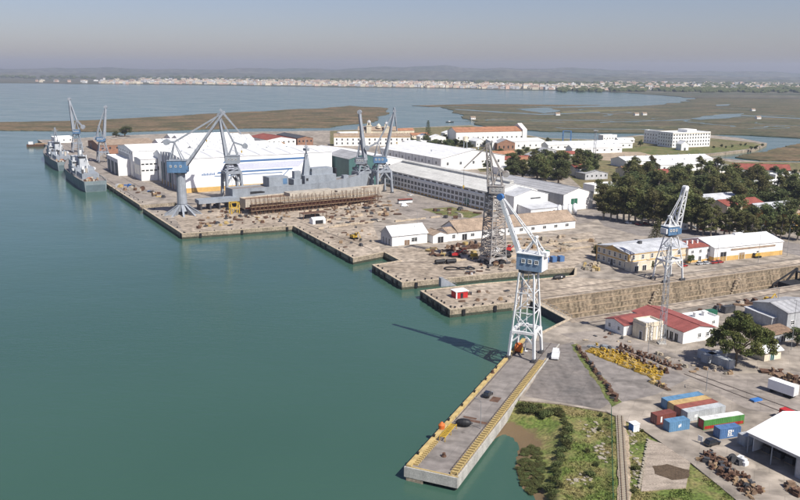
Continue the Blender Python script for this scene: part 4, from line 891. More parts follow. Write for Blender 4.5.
    if back:
        bp = onplane(base, R(azs), *back) - base; q = MB(); q.tube(tp, ap.lerp(bp, .0), jw * .3, jw * .4); q.tube(ap, bp, jw * .45, jw * .4); q.build('luffing_beam', jibm, t)
        q = MB(); q.tube(bp - n * 1.3, bp + n * 1.3, jw * .95, n=10); q.build('counterweight', body, t)
    elif tie:
        q = MB(); [q.tube(ap + n * (sg * .5), tp + n * (sg * .3), .13) for sg in (-1, 1)]; q.build('tie_rod', body, t)
        q = MB(); q.box(hc - s * (hx * .56), (hx * .16, hy * .8, hz * .6), rz); q.build('counterweight', body, t)
    if hook:
        q = MB(); e = hk - Z * min(hook, hk.z - 6); q.tube(hk, e, .09, n=4); hcb = q.build('hoist_cable', 'dark_steel', t)
        q = MB(); q.box(e - Z * .5, (.7, .5, 1.1)); q.tube(e - Z * 1.0, e - Z * 1.7, .22, .12, 6); q.build('hook_block', 'yellow', hcb)
    return t
# the white crane on the pier
cb = on_pier(5.3, 82.0)
ca = crane('tall white portal crane with blue machinery house standing on the pier', cb, 24, -58, 4.6, 4.0, 8.6, 27.0, 'lattice', (8.2, 5.0, 5.0), (500.5, 197), None, None, 'crane_white', 'crane_pale_blue', jw=.95, jib='solid', tw=(2.5, 2.3), aframe=5.0, hook=0, tie=False, sheave='pulley_blue', lwf=.92)
# long thin luffing tie with its own counterweight, as the pier crane carries it
s_ = dirv(-58); bp_ = onplane(cb, R(-58), 545, 254) - cb
tip_ = onplane(cb, R(-58), 504, 199) - cb
q = MB(); hc_ = -s_ * (8.2 * .62) + Vector((0, 0, 27.9 + 2.5)); q.box(hc_, (.16, 4.8, 4.8), rot_of(-58)); q.build('end_panel', 'crane_white', ca)
q = MB(); n_ = dirv(32)
for sg in (-1, 1): q.tube(tip_ + n_ * (.3 * sg), bp_ + n_ * (1.2 * sg), .22)
for k in range(9): x = tip_.lerp(bp_, k / 9); q.tube(x - n_ * (.3 + .1 * k), x + n_ * (.3 + .1 * k), .12)
q.build('luffing_strut', 'crane_white', ca)
q = MB(); q.box(bp_, (2.0, 2.6, 1.3), rot_of(-58)); q.build('counterweight', 'crane_white', ca)
# rusty lattice crane by the middle dock
crane('old rusty grey lattice crane with tangled tall tower beside the middle dock', px(493, 263), 60, -75, 5.0, 4.6, 3, 32, 'lattice', (6.5, 5, 3.2), (488, 145), (464, 168), (506, 174), 'crane_rust', 'crane_rust', jib='lattice', tw=(3.2, 3.0), jw=1.6, aframe=8, hook=8, dense=True, lwf=.8)
# lattice crane by the office, on the dry dock's far side
crane('pale lattice crane with raised lattice jib standing before the cream office', px(667.5, 279.5), 66, 64, 4.8, 3.6, 9.0, 19.0, 'lattice', (6.0, 4.4, 3.6), (685.5, 188), None, None, 'crane_white', 'crane_blue', 'crane_white', jib='lattice', tw=(1.9, 1.9), jw=1.7, aframe=4, hook=0, lwf=.75)
# big double-link cranes by the assembly hall
crane('grey column crane with bright blue cab and splayed base at the quay corner', uv(-488, 127), 60, 88, 12, 12, 6.5, 25, 'column', (11.5, 8, 7.2), (223, 113), (241, 134), (166.5, 142), 'crane_grey', 'crane_blue', tw=(3.0, 3.0), jw=2.0, aframe=11, portal='splay', hook=10)
crane('grey portal crane with cab leaning jib towards the blue cabbed crane', uv(-528, 172), 60, 268, 5.6, 5.2, 19, 24, 'lattice', (9, 7, 5.2), (219, 115), (206, 128), (245, 146), 'crane_grey', 'navy_grey', tw=(3, 3), jw=2.0, aframe=9, hook=8, lwf=1.7)
crane('slender grey portal crane with upright jib, left of the teal hall pair', uv(-516, 266), 60, 100, 6, 5.5, 15, 20, 'lattice', (7, 6, 4.5), (359.5, 112), None, None, 'crane_grey', 'crane_grey', tw=(3, 3), jw=2.3, aframe=12, hook=0, lwf=1.4)
crane('grey portal crane with blue cab and leaning jib, right of the teal hall pair', uv(-508, 277), 60, 84, 6.2, 5.5, 16, 21, 'lattice', (9, 6.5, 4.6), (394.5, 111), (397, 131), (367, 148), 'crane_grey', 'crane_blue', tw=(3, 3), jw=1.9, aframe=10, hook=8, lwf=1.4)
crane('far slim white crane leaning left above the outer moored ship', px(77.5, 152.5), 60, 262, 5, 5, 10, 19, 'lattice', (7, 6, 4.5), (69, 99), None, (83, 127), 'crane_grey', 'crane_blue', tw=(2.6, 2.6), jw=2.4, aframe=10, hook=0)
crane('far slim grey crane with upright jib above the inner moored ship', uv(-802, 136), 60, 80, 5, 5, 10, 19, 'lattice', (7, 6, 4.5), (105.5, 107), None, (96, 138), 'crane_grey', 'crane_blue', tw=(2.6, 2.6), jw=2.3, aframe=10, hook=0)
# lattice masts
def mast(label, p, h, w, m='crane_grey', cat='mast', top=True, name='lattice_mast'):
    t = thing(name, label, cat, p); q = MB(); k = .55
    q.lattice([(-w, -w, 0), (w, -w, 0), (w, w, 0), (-w, w, 0)], [(-w * k, -w * k, h), (w * k, -w * k, h), (w * k, w * k, h), (-w * k, w * k, h)], int(h / (w * 2.2)), .09 if w < 1 else .16, .05 if w < 1 else .09); q.build('lattice', m, t)
    q = MB(); q.box((0, 0, .2), (w * 2.6, w * 2.6, .4)); q.build('footing', 'concrete', t)
    if top:
        q = MB(); q.box((0, 0, h + .15), (w * 3, w * 3, .2)); q.build('platform', m, t)
        for i in range(4): q = MB(); q.box((w * 1.3 * math.cos(i * 1.57), w * 1.3 * math.sin(i * 1.57), h + .6), (.6, .6, .6)); q.build('floodlight', 'car_silver', t)
    return t
P = px(661.5, 343.5); mast('thin pale lattice floodlight mast rising in front of the dry dock wall', P, rise(P, 246), .95)
P = px(594, 163); mast('tall thin lattice radio mast behind the olive trees', P, rise(P, 131), 1.3, 'crane_grey')
P = px(307, 196); mast('slim grey mast with square platform above the grey warship', P, rise(P, 147), .9, 'crane_grey')
P = px(465, 163); t = thing('water_tower', 'small white water tank tower behind the warehouse roofs', 'water tower', P); hh = rise(P, 141)
q = MB(); [q.tube((x, y, 0), (x * .7, y * .7, hh), .3) for x in (-2, 2) for y in (-2, 2)]; q.build('leg_frame', 'crane_grey', t); q = MB(); q.tube((0, 0, hh), (0, 0, hh + 4), 2.6, n=14); q.tube((0, 0, hh + 4), (0, 0, hh + 4.8), 2.7, .4, 14); q.build('tank', 'cream', t)
t = thing('blue_gantry', 'blue steel gantry frame standing by the creek behind the sheds', 'gantry', px(563, 142)); H_ = rise(px(563, 142), 131)
for x in (0, 10):
    for y in (0, 4): q = MB(); q.tube((x, y, 0), (x, y, H_), .5); q.build('leg', 'blue_stripe', t)
q = MB(); q.tube((0, 0, H_), (10, 0, H_), .45); q.tube((0, 4, H_), (10, 4, H_), .45); q.build('cross_beam', 'blue_stripe', t)
# lamp posts
def lamp(x, y, top, lab):
    P = px(x, y); h = max(7, rise(P, top)); t = thing('lamp_post', lab, 'lamp post', P, rnd.uniform(0, 6)); q = MB(); q.tube((0, 0, 0), (0, 0, h), .1, .06, 6); q.build('post', 'lamp_grey', t)
    q = MB(); q.tube((0, 0, h), (1.6, 0, h + .25), .05); q.build('arm', 'lamp_grey', t); q = MB(); q.box((1.9, 0, h + .22), (.7, .3, .15)); q.build('lamp_head', 'lamp_grey', t)
lamp(706, 391, 368, 'slender lamp post standing between the containers and the road')
lamp(787, 256, 225, 'slender lamp post by the corner of the long white shed')
lamp(791, 350, 300, 'tall pale pole before the grey metal workshop')
lamp(758, 262, 226, 'slender lamp post in front of the long white shed')
lamp(717, 262, 231, 'slender lamp post at the dark doorway of the long white shed')
lamp(417, 250, 212, 'slender lamp post before the gabled house')
lamp(776, 318, 288, 'slim pole near the yellow machine by the dock')
lamp(480, 440, 412, 'slim light pole on the near end of the pier'); bpy.data.objects['lamp_post.007'].location = on_pier(9.3, 26)
lamp(648, 353, 326, 'thin pole near the corner of the cream pump house')

# ================================================================== ships
def hull(mb, L, B, zk, zw, zd, bow=.0, stern=.85, n=22, sheer=1.5, m=(0, 1), x0=0, flare=1.06):
    """x from stern to bow. m[0] above waterline, m[1] below."""
    rows = []
    for i in range(n + 1):
        t = i / n; x = x0 + L * t
        w = min(1, stern + (1 - stern) * min(1, t / .2)) if t < .62 else max(.0, 1 - ((t - .62) / .38) ** 2.1)
        hb = B / 2 * max(w, .012); zz = zd + sheer * max(0, (t - .5) / .5) ** 2
        cut = zk + (zw - zk) * (max(0, (t - .9) / .1) ** 2) * .9 + (zw - zk) * max(0, (.12 - t) / .12) * .6
        rk = L * .05 * max(0, (t - .7) / .3) ** 2        # raked stem
        rows.append([(x, 0, cut), (x, hb * .72, cut + .3), (x, hb * .93, (cut + zw) / 2 + .3), (x + rk * .4, hb * .98, zw), (x + rk, hb * flare, zz)])
    k = 5
    for sg in (1, -1):
        vs = [(p[0], p[1] * sg, p[2]) for r in rows for p in r]
        for i in range(n):
            for j in range(k - 1): mb.add([vs[i * k + j], vs[(i + 1) * k + j], vs[(i + 1) * k + j + 1], vs[i * k + j + 1]], [(0, 1, 2, 3)], m[0] if j == 3 else m[1])
    for i in range(n):
        a, b = rows[i][4], rows[i + 1][4]; mb.add([(a[0], -a[1], a[2] - .8), (a[0], a[1], a[2] - .8), (b[0], b[1], b[2] - .8), (b[0], -b[1], b[2] - .8)], [(0, 1, 2, 3)], 2)
    r = rows[0]; mb.add([(p[0], p[1], p[2]) for p in r] + [(p[0], -p[1], p[2]) for p in r[::-1]], [tuple(range(10))], m[0])
    return mb
def part(t, name, m, *boxes):
    q = MB(); [q.b2(*b) for b in boxes]; return q.build(name, m, t)
def aux_ship(label, u, v, L=118):
    t = thing('navy_ship', label, 'ship', uv(u, v, 0), rot_of(-30)); t.scale = (1.12, 1.12, 1.12)       # bow away from the camera
    hull(MB(), L, 16, -3.5, .4, 7.2, sheer=3.5).build('hull', ['ship_side', 'navy_dark', 'deck_grey'], t)
    part(t, 'transom_shade', 'navy_dark', (-.05, .3, -6.2, 6.2, .2, 4.6))  # dark sheet over the stern transom, its shade put into the colour
    for k in range(26): x_ = rnd.uniform(2, 17) if k < 12 else rnd.uniform(76, 100); y_ = rnd.uniform(-5, 5) * (1 if x_ < 60 else .6); s_ = rnd.uniform(.5, 1.7); part(t, 'deck_gear', rnd.choice(('timber', 'rust', 'crane_white', 'hull_cream', 'dark_steel', 'yellow_worn')), (x_, x_ + s_, y_, y_ + s_, 6, 6.6 + s_ + (1.6 if x_ > 60 else 0)))
    for k in range(14): x_ = rnd.uniform(20, 60); y_ = rnd.uniform(-4.5, 4); s_ = rnd.uniform(.6, 2); part(t, 'deck_gear', rnd.choice(('crane_white', 'navy_grey', 'hull_cream', 'dark_steel')), (x_, x_ + s_, y_, y_ + s_, 9.8, 11 + s_ * 1.5))
    part(t, 'deckhouse', 'navy_grey', (18, 40, -5.5, 5.5, 6, 10), (40, 74, -6.4, 6.4, 6, 11.5)); part(t, 'bridge', 'ship_white', (60, 76, -5.6, 5.6, 11.5, 15), (63, 73, -4.6, 4.6, 15, 18))
    part(t, 'bridge_window', 'glass', (59.9, 76.1, -5.3, 5.3, 13.2, 14.2)); part(t, 'funnel', 'ship_white', (46, 52, -2.4, 2.4, 11.5, 18), ); part(t, 'funnel_cap', 'dark', (45.8, 52.2, -2.5, 2.5, 18, 18.7))
    q = MB(); q.lattice([(55, -1.6, 15), (58, -1.6, 15), (58, 1.6, 15), (55, 1.6, 15)], [(56.3, -.4, 31), (57, -.4, 31), (57, .4, 31), (56.3, .4, 31)], 6, .28, .16); q.tube((56.6, -4, 25), (56.6, 4, 25), .2); q.tube((56.6, -2.5, 28.5), (56.6, 2.5, 28.5), .2); q.build('mast', 'navy_grey', t)
    q = MB(); q.tube((30, 0, 10), (30, 0, 22), .5, .35, 8); q.tube((30, 0, 20), (20, 0, 15), .22); q.tube((30, 0, 20), (40, 0, 16), .22); q.build('cargo_mast', 'crane_white', t)
    q = MB(); q.tube((56.6, 0, 20), (56.6, 0, 23), 1.5, 1.5, 10); q.build('radome', 'crane_white', t, smooth=False)
    for k in range(3):
        part(t, 'winch', 'rust', (5 + k * 4, 6.6 + k * 4, -2 + k, .2 + k, 6, 7.6)); part(t, 'deck_crate', ('hull_cream', 'timber', 'orange_paint')[k], (8 + k * 3, 10 + k * 3, 2.6 - k, 4.6 - k, 6, 7.8))
    part(t, 'gun_mount', 'navy_grey', (90, 94, -1.8, 1.8, 7.8, 10.4)); q = MB(); q.tube((94, 0, 9.6), (99, 0, 10.4), .2); q.build('gun_barrel', 'dark_steel', t)
    for sg in (-1, 1):
        q = MB(); y = sg * 7.0; q.tube((44, y, 10.6), (51, y, 10.6), 1.0, .5, 8); q.build('lifeboat', 'crane_white', t)
        q = MB(); 
        for k in range(15): q.tube((k * 4 + 1, sg * 7.4, 7), (k * 4 + 1, sg * 7.4, 8.3), .06)
        q.tube((1, sg * 7.4, 8.3), (57, sg * 7.4, 8.3), .05); q.build('railing', 'crane_white', t)
    return t
aux_ship('grey naval ship moored at the quay, stern towards the near quay steps', -630, 100, 118)
aux_ship('grey naval ship moored farther out, ahead of the nearer one', -776, 100, 118)
t = thing('barge', 'small brown barge lying at the far quay tip', 'barge', uv(-1042, 92, 0), rot_of(70)); q = MB(); q.ext([(-4, 2.6), (-3.2, -1), (3.2, -1), (4, 2.6)], 'x', 0, 24); q.build('hull', 'rust', t); part(t, 'cabin', 'crane_white', (2, 7, -2.5, 2.5, 2.6, 5.6)); part(t, 'hatch', 'timber', (9, 22, -2.8, 2.8, 2.6, 3.6))
# warship on blocks
t = thing('warship', 'light grey warship on the slip in front of the striped white hall', 'warship', uv(-507, 163, GZ), rot_of(58)); Lw = 101
hull(MB(), Lw, 13.5, 1.2, 3.0, 11.2, sheer=4.0, stern=.9).build('hull', ['navy_grey', 'hull_red', 'deck_grey'], t)
part(t, 'hangar', 'navy_grey', (26, 40, -5.4, 5.4, 10.3, 17)); part(t, 'hangar_hatch', 'crane_blue', (36, 39, -5.5, -5.0, 12, 15.8)); part(t, 'superstructure', 'navy_grey', (44, 50, -5.2, 5.2, 10.3, 14.5), (52, 76, -5.8, 5.8, 10.3, 16.5)); part(t, 'bridge', 'navy_grey', (58, 74, -4.6, 4.6, 16.5, 21)); part(t, 'bridge_window', 'glass', (57.9, 74.1, -4.3, 4.3, 19, 20.1))
part(t, 'funnel', 'navy_grey', (46, 51, -2, 2, 14.5, 19.5)); part(t, 'hull_opening', 'dark', (12, 22, -6.95, -6.0, 7.4, 8.8)); part(t, 'side_hatch', 'dark', (53, 54.6, -5.9, -5.4, 13, 14.8))
q = MB(); q.add([(53, -2, 16.5), (59, -2, 16.5), (59, 2, 16.5), (53, 2, 16.5), (55.3, -.7, 31), (56.9, -.7, 31), (56.9, .7, 31), (55.3, .7, 31)], [(0, 1, 5, 4), (1, 2, 6, 5), (2, 3, 7, 6), (3, 0, 4, 7), (4, 5, 6, 7)]); q.tube((56.1, 0, 31), (56.1, 0, 41), .35, .15, 6); q.tube((56.1, -3.5, 30), (56.1, 3.5, 30), .25); q.tube((53.5, 0, 27), (58.5, 0, 27), .25); q.build('mast', 'navy_grey', t)
part(t, 'radar', 'navy_grey', (55, 57.4, -2.6, 2.6, 33, 34.6)); part(t, 'gun_mount', 'navy_grey', (84, 88, -1.8, 1.8, 12, 14.4)); q = MB(); q.tube((88, 0, 13.6), (94, 0, 14.4), .22); q.build('gun_barrel', 'dark_steel', t)
for k in range(9): part(t, 'keel_block', 'timber', (6 + k * 11, 8 + k * 11, -2, 2, 0, 1.5))
# second hull, red bottom under scaffolding
t = thing('hull_under_repair', 'cream and red hull wrapped in scaffolding in front of the grey warship', 'ship', uv(-472, 160, GZ), rot_of(57)); 
hull(MB(), 98, 13, .9, 4.4, 9.4, sheer=1.6, stern=.7).build('hull', ['hull_cream', 'hull_red', 'rust_pale'], t)
part(t, 'deckhouse', 'hull_cream', (30, 62, -4.5, 4.5, 8.6, 10.8)); part(t, 'hull_plate', 'rust_pale', (2, 24, -7.1, -6.2, 4.2, 6.2)); part(t, 'tarpaulin', 'hull_cream', (64, 84, -5, 5, 8.8, 9.9))
for k in range(9): part(t, 'keel_block', 'timber', (5 + k * 9.6, 7 + k * 9.6, -2, 2, 0, 1.2))
sc = thing('scaffolding', 'brown tube scaffolding with plank decks along the hull under repair', 'scaffold', uv(-472, 160, GZ), rot_of(57))
for k in range(34):
    q = MB(); x = 2 + k * 2.75
    for y in (-8.3, -9.7): q.tube((x, y, 0), (x, y, rnd.uniform(8.6, 11.5)), .16)
    for z in (2.6, 5.0, 7.4): q.tube((x, -8.3, z), (x, -9.7, z), .09)
    q.tube((x, -9.7, 0), (x + 2.75, -9.7, 5.0), .1, cap=False); q.tube((x + 2.75, -9.7, 2.6), (x, -9.7, 7.4), .1, cap=False); q.build('standard', 'rust', sc)
for z in (2.6, 5.0, 7.4):
    for k in range(8): q = MB(); q.b2(1.6 + k * 11.2, 12.6 + k * 11.2, -9.75, -8.25, z, z + .14); q.build('plank_deck', 'timber', sc)
    q = MB(); q.tube((1.5, -9.7, z + 1.1), (92, -9.7, z + 1.1), .07); q.build('guard_rail', 'rust', sc)
# floating pontoon / grey platform with awning at the slip
t = thing('grey_platform', 'flat grey steel platform on dark trestles beside the splayed crane base', 'platform', uv(-494, 139, GZ), rot_of(60)); part(t, 'deck', 'navy_grey', (0, 26, 0, 9, 4.2, 6.6)); [part(t, 'trestle', 'dark_steel', (1 + k * 6, 2 + k * 6, .5, 8.5, 0, 4.2)) for k in range(5)]
t = thing('boiler_cradle', 'yellow steel cradle at the stern of the hull under repair', 'cradle', uv(-473, 153, GZ), rot_of(60)); q = MB(); [q.tube((x, y, 0), (x, y, 7), .35) for x in (0, 5) for y in (0, 4)]; [q.tube((0, y, z), (5, y, z), .25) for y in (0, 4) for z in (3.5, 7)]; q.build('frame', 'yellow', t); q = MB(); q.tube((0, 0, 0), (5, 0, 7), .2); q.tube((5, 4, 0), (0, 4, 7), .2); q.build('brace', 'yellow', t)
# small work boats
def boat(label, p, rz, L, m='crane_white', cabin=True):
    t = thing('work_boat', label, 'boat', p, rz); hull(MB(), L, L * .3, -.4, .2, 1.2, n=10, sheer=.5).build('hull', [m, m, 'timber'], t)
    if cabin: part(t, 'cabin', 'crane_white', (L * .3, L * .55, -L * .1, L * .1, .5, 2.4)); part(t, 'window', 'glass', (L * .295, L * .555, -L * .085, L * .085, 1.6, 2.1))
boat('small dark boat crossing the channel beyond the white houses', px(446, 122.3, 0), .2, 14, 'dark_steel')
t = thing('gangway_ramp', 'tilted grey ramp leaning on the edge of the narrow wet dock', 'ramp', px(441, 287), R(20)); q = MB(); q.add([(0, 0, .0), (7, 0, .0), (7, 2.5, .0), (0, 2.5, .0), (0, 0, 3.6), (1, 0, 3.6), (1, 2.5, 3.6), (0, 2.5, 3.6)], [(0, 1, 5, 4), (1, 2, 6, 5), (2, 3, 7, 6), (3, 0, 4, 7), (4, 5, 6, 7), (3, 2, 1, 0)]); q.build('plate', 'crane_grey', t); q = MB(); q.tube((0, -.1, 4.4), (7, -.1, .9), .07); q.tube((0, -.1, 0), (0, -.1, 4.4), .07); q.build('handrail', 'crane_grey', t)
# ================================================================== containers
def container(label, p, az, L, m, low=None, mark=None, z=0, top=None):
    W_, H_ = 2.44, 2.59; t = thing('shipping_container', label, 'container', Vector((p.x, p.y, GZ + z)), rot_of(az), 'containers in the yard')
    q = MB(); k = int(L / .56); pts = []
    for i in range(k):                                    # corrugated sides
        x = .12 + (L - .24) * i / k; d = (L - .24) / k; pts += [(x, .07), (x + d * .35, .07), (x + d * .5, .015), (x + d * .85, .015)]
    prof = [(0.12, .07)] + pts[1:] + [(L - .12, .07)]
    back = [(x, W_ - y) for x, y in prof[::-1]]
    q.prism(prof + back, .15 if not low else 1.0, H_ - .06); q.build('corrugated_shell', m, t)
    if low: q = MB(); q.prism(prof + back, .15, .995); q.build('lower_side', low, t)
    q = MB()
    for x in (0, L - .16):
        for y in (0, W_ - .16): q.b2(x, x + .16, y, y + .16, 0, H_)
    for z0 in (0.02, H_ - .13):
        for y in (.01, W_ - .15): q.b2(.16, L - .16, y, y + .13, z0, z0 + .11)
        for x in (.01, L - .15): q.b2(x, x + .13, .16, W_ - .16, z0, z0 + .11)
    q.build('frame', m, t)
    if top: q = MB(); q.b2(.1, L - .1, .1, W_ - .1, H_ - .06, H_ + .015); q.build('roof_sheet', top, t)
    for s in (-1, 1):
        q = MB(); y = W_ / 2 + s * .58; q.b2(.06, .118, y - .56, y + .56, .16, H_ - .15, 0)
        for dy in (-.3, .3): q.tube((.05, y + dy, .2), (.05, y + dy, H_ - .2), .03, m=1)
        q.build('door', [low or m, 'car_silver'], t)
    if mark:
        q = MB()
        for (x0, x1, z0, z1) in mark: q.b2(x0, x1, -.012, .03, z0, z1)
        q.build('painted_mark', 'frame_white', t)
    return t
pg = px(687, 422); az = 69; bk_ = dirv(az - 90)
MK = [(L_ / 10, L_ / 10 + .35, 1.0, 1.9) for L_ in range(0)]
container('pale grey long container at the near side of the four abreast', pg, az, 12.19, 'c_grey', mark=[(2.2, 3.2, .8, 1.6)])
container('rusty red long container second from the near side of four abreast', pg + bk_ * 2.62, az, 12.19, 'c_red')
container('ochre yellow long container third of the four abreast', pg + bk_ * 5.24, az, 12.19, 'c_yellow')
container('light blue long container at the far side of the four abreast', pg + bk_ * 7.86, az, 12.19, 'c_blue')
container('short dark brown container left of the four abreast', px(656.5, 425.5), 67, 6.06, 'c_brown', mark=[(1.2, 1.7, .6, 2.1)])
container('short blue container with small white emblem nearest the grassy edge', px(669, 432.5), 71, 6.06, 'c_blue', mark=[(2.7, 3.1, .9, 1.6), (3.15, 3.5, 1.1, 1.8)])
pgr = px(704.4, 420.6, 5.6); container('long green container with red base and white top', pgr, 72, 12.19, 'c_green', 'c_scarlet', top='c_white')
pb2 = px(720.5, 429.5, 5.6); container('short blue container with white block markings against the green one', pb2, 73, 6.06, 'c_blue2', mark=[(2.3, 2.7, .7, 2.1), (3.0, 3.4, .7, 2.1), (2.3, 3.4, 1.3, 1.5), (2.2, 3.9, .45, .6), (2.7, 3.0, 1.9, 2.1), (3.6, 3.9, 1.5, 2.0)])
container('dirty white container half hidden at the end of the marquee', px(744.5, 447) , 69, 12.19, 'c_steel')
container('long grey container standing in the shade under the pine', px(707, 364), 152 - 180 + 90, 9, 'c_steel'); 
container('blue grey container beside the canteen corner, in pine shadow', px(697, 357), 152, 12.19, 'c_grey')
container('dark green container beyond the red roofed canteen', px(704.5, 319), 66, 6.06, 'green_door')
container('black container left of the dark machine by the dock rim', px(725, 314), 66, 5, 'dark_steel')
container('tall blue container standing at the wet dock head, left one', px(552.5, 262.5), 66, 2.5, 'c_blue2'); container('tall blue container standing at the wet dock head, right one', px(560, 262), 66, 2.5, 'c_blue2')
# white semi-trailer box
p0 = px(767, 391); t = thing('trailer', 'white box trailer parked alone on the concrete yard', 'trailer', p0, rot_of(146)); L = 7.6
part(t, 'box', 'white_sheet', (0, L, 0, 2.5, .95, 3.7)); part(t, 'chassis', 'dark_steel', (.5, L - .3, .7, 1.8, .6, .94)); part(t, 'rear_door', 'c_white', (L, L + .05, .1, 2.4, 1.0, 3.6))
for x in (1.2, 5.2, 6.5):
    for y in (.25, 2.25): q = MB(); q.tube((x, y - .15, .5), (x, y + .15, .5), .5, n=12); q.build('wheel', 'tyre', t)

# ================================================================== vehicles
CARM = {}
def car(label, p, az, m='car_white', L=4.3, W=1.75, H=1.48, van=False, group=None):
    key = (m, L, van)
    t = thing('van' if van else 'car', label, 'van' if van else 'car', p, rot_of(az), group)
    if key not in CARM:
        w = W / 2; q = MB(); hb = .82 if not van else 1.0
        def sec(x, z0, z1, k): return [(x, -w * k, z0), (x, w * k, z0), (x, w * k, z1), (x, -w * k, z1)]
        S = [sec(-L / 2, .42, hb - .1, .86), sec(-L / 2 + .3, .26, hb, .98), sec(-L * .2, .24, hb + .04, 1), sec(L * .2, .24, hb + .02, 1), sec(L / 2 - .5, .26, hb - .1, .96), sec(L / 2, .36, hb - .3, .8)]
        vs = [v for s_ in S for v in s_]; fs = [(i * 4 + j, i * 4 + (j + 1) % 4, i * 4 + 4 + (j + 1) % 4, i * 4 + 4 + j) for i in range(5) for j in range(4)] + [(3, 2, 1, 0), (20, 21, 22, 23)]
        body = q.add(vs, fs).mesh('body', m, False)
        g = MB(); HH = H if not van else 2.1
        xb, xf = (-L * .44, L * .22) if not van else (-L * .48, L * .33)
        g.add([(xb, -w * .94, hb), (xf, -w * .94, hb), (xf, w * .94, hb), (xb, w * .94, hb), (xb + .45, -w * .78, HH - .08), (xf - .75, -w * .78, HH - .08), (xf - .75, w * .78, HH - .08), (xb + .45, w * .78, HH - .08)], [(0, 1, 5, 4), (1, 2, 6, 5), (2, 3, 7, 6), (3, 0, 4, 7), (4, 5, 6, 7)])
        glass = g.mesh('window', 'glass' if not van else m)
        r = MB(); r.b2(xb + .42, xf - .72, -w * .79, w * .79, HH - .1, HH); roof = r.mesh('roof', m)
        wh_ = MB().tube((0, -.11, 0), (0, .11, 0), .33, n=12).mesh('wheel', 'tyre'); li = MB().b2(-.04, .04, -.18, .18, -.08, .08).mesh('headlight', 'car_silver')
        ws = MB(); ws.b2(xf - .55, xf - .1, -w * .8, w * .8, hb + .1, hb + .16); CARM[key] = (body, glass, roof, wh_, li)
    body, glass, roof, wh_, li = CARM[key]; w = W / 2
    link('body', body, t); link('window', glass, t); link('roof', roof, t)
    for x in (-L * .31, L * .31):
        for y in (-w + .1, w - .1): link('wheel', wh_, t, (x, y, .33))
    for y in (-w * .6, w * .6): link('headlight', li, t, (L / 2 - .06, y, .6))
    return t
car('black car parked in front of the blue marked container', px(712, 444.5), 62, 'car_black', 4.5, 1.8, 1.62)
c_ = car('black car parked on the pier deck near its middle', on_pier(4.6, 46.5), 28, 'car_black', 4.2)
t = thing('floating_fender', 'black oval rubber fender lying on the pier deck', 'fender', on_pier(5.0, 25.5), R(-10)); q = MB()
for i in range(8): a0, a1 = -1.5 + 3 * i / 8, -1.5 + 3 * (i + 1) / 8; q.tube((2.0 * math.sin(a0), 0, 1.05), (2.0 * math.sin(a1), 0, 1.05), max(.1, 1.05 * math.cos(a0)), max(.1, 1.05 * math.cos(a1)), 14, cap=i in (0, 7))
q.build('rubber_body', 'black_rubber', t, smooth=True); q = MB(); q.tube((-2.3, 0, 1.05), (-1.9, 0, 1.05), .18, n=8); q.tube((1.9, 0, 1.05), (2.3, 0, 1.05), .18, n=8); q.build('towing_eye', 'dark_steel', t)
car('white van parked right of the pier crane', px(555.5, 357), 15, 'car_white', 5.6, 1.9, 2.1, True).scale = (1.2, 1.25, 1.2)
car('red car parked by the shaded end of the red roofed house', px(683.5, 266.5), 70, 'car_red')
for i, (x, y, m, lab) in enumerate(((700, 264.5, 'car_silver', 'dark car first in the short row by the white shed'), (706.5, 264, 'car_silver', 'silver car in the short row by the white shed'), (714.5, 263.4, 'car_red', 'rust red car in the short row by the white shed'), (719.5, 262.8, 'car_red', 'red car nearest the dark doorway of the white shed'))): car(lab, px(x, y), 66, m)
for i in range(16):
    x = 628 + i * 9.4 + rnd.uniform(-2, 2); y = 224 + i * .72 + rnd.uniform(-1, 1)
    car('small parked car glimpsed among the trunks of the roadside trees', px(x, y), 150 + rnd.uniform(-8, 8), rnd.choice(('car_white', 'car_silver', 'car_red', 'car_black')), group='cars parked under the trees')
for x, y, az_, m, lab in ((410.5, 195.5, 66, 'car_white', 'white car parked on the road before the long warehouse'), (404.5, 206.5, 66, 'car_white', 'white van with blue trim near the dock apron'), (497, 252, 60, 'car_white', 'white van beside the rusty lattice crane foot')): car(lab, px(x, y), az_, m, 4.9, van='van' in lab)
t = thing('bus', 'white and red bus standing behind the parked white van', 'bus', px(405, 203.5), rot_of(66)); part(t, 'body', 'crane_white', (-5, 5, -1.2, 1.2, .5, 2.0)); part(t, 'roof', 'tile_red', (-5.05, 5.05, -1.25, 1.25, 2.8, 3.2)); part(t, 'window', 'glass', (-4.95, 4.95, -1.22, 1.22, 2.0, 2.8)); [part(t, 'wheel', 'tyre', (x - .45, x + .45, y - .15, y + .15, 0, .9)) for x in (-3, 3) for y in (-1, 1)]
# red truck at the border
t = thing('red_truck', 'red lorry cab cut by the right border of the yard', 'lorry', px(797, 424), rot_of(152)); part(t, 'cab', 'car_red', (2, 4.2, -1.2, 1.2, .9, 3.3)); part(t, 'windscreen', 'glass', (4.15, 4.25, -1.05, 1.05, 1.9, 2.9)); part(t, 'flatbed', 'dark_steel', (-5, 1.9, -1.2, 1.2, .9, 1.25)); part(t, 'cargo', 'red_paint', (-4.6, .6, -1.1, 1.1, 1.25, 2.7))
for x in (-3.6, -2.4, 3):
    for y in (-1.05, 1.05): q = MB(); q.tube((x, y - .16, .5), (x, y + .16, .5), .5, n=12); q.build('wheel', 'tyre', t)
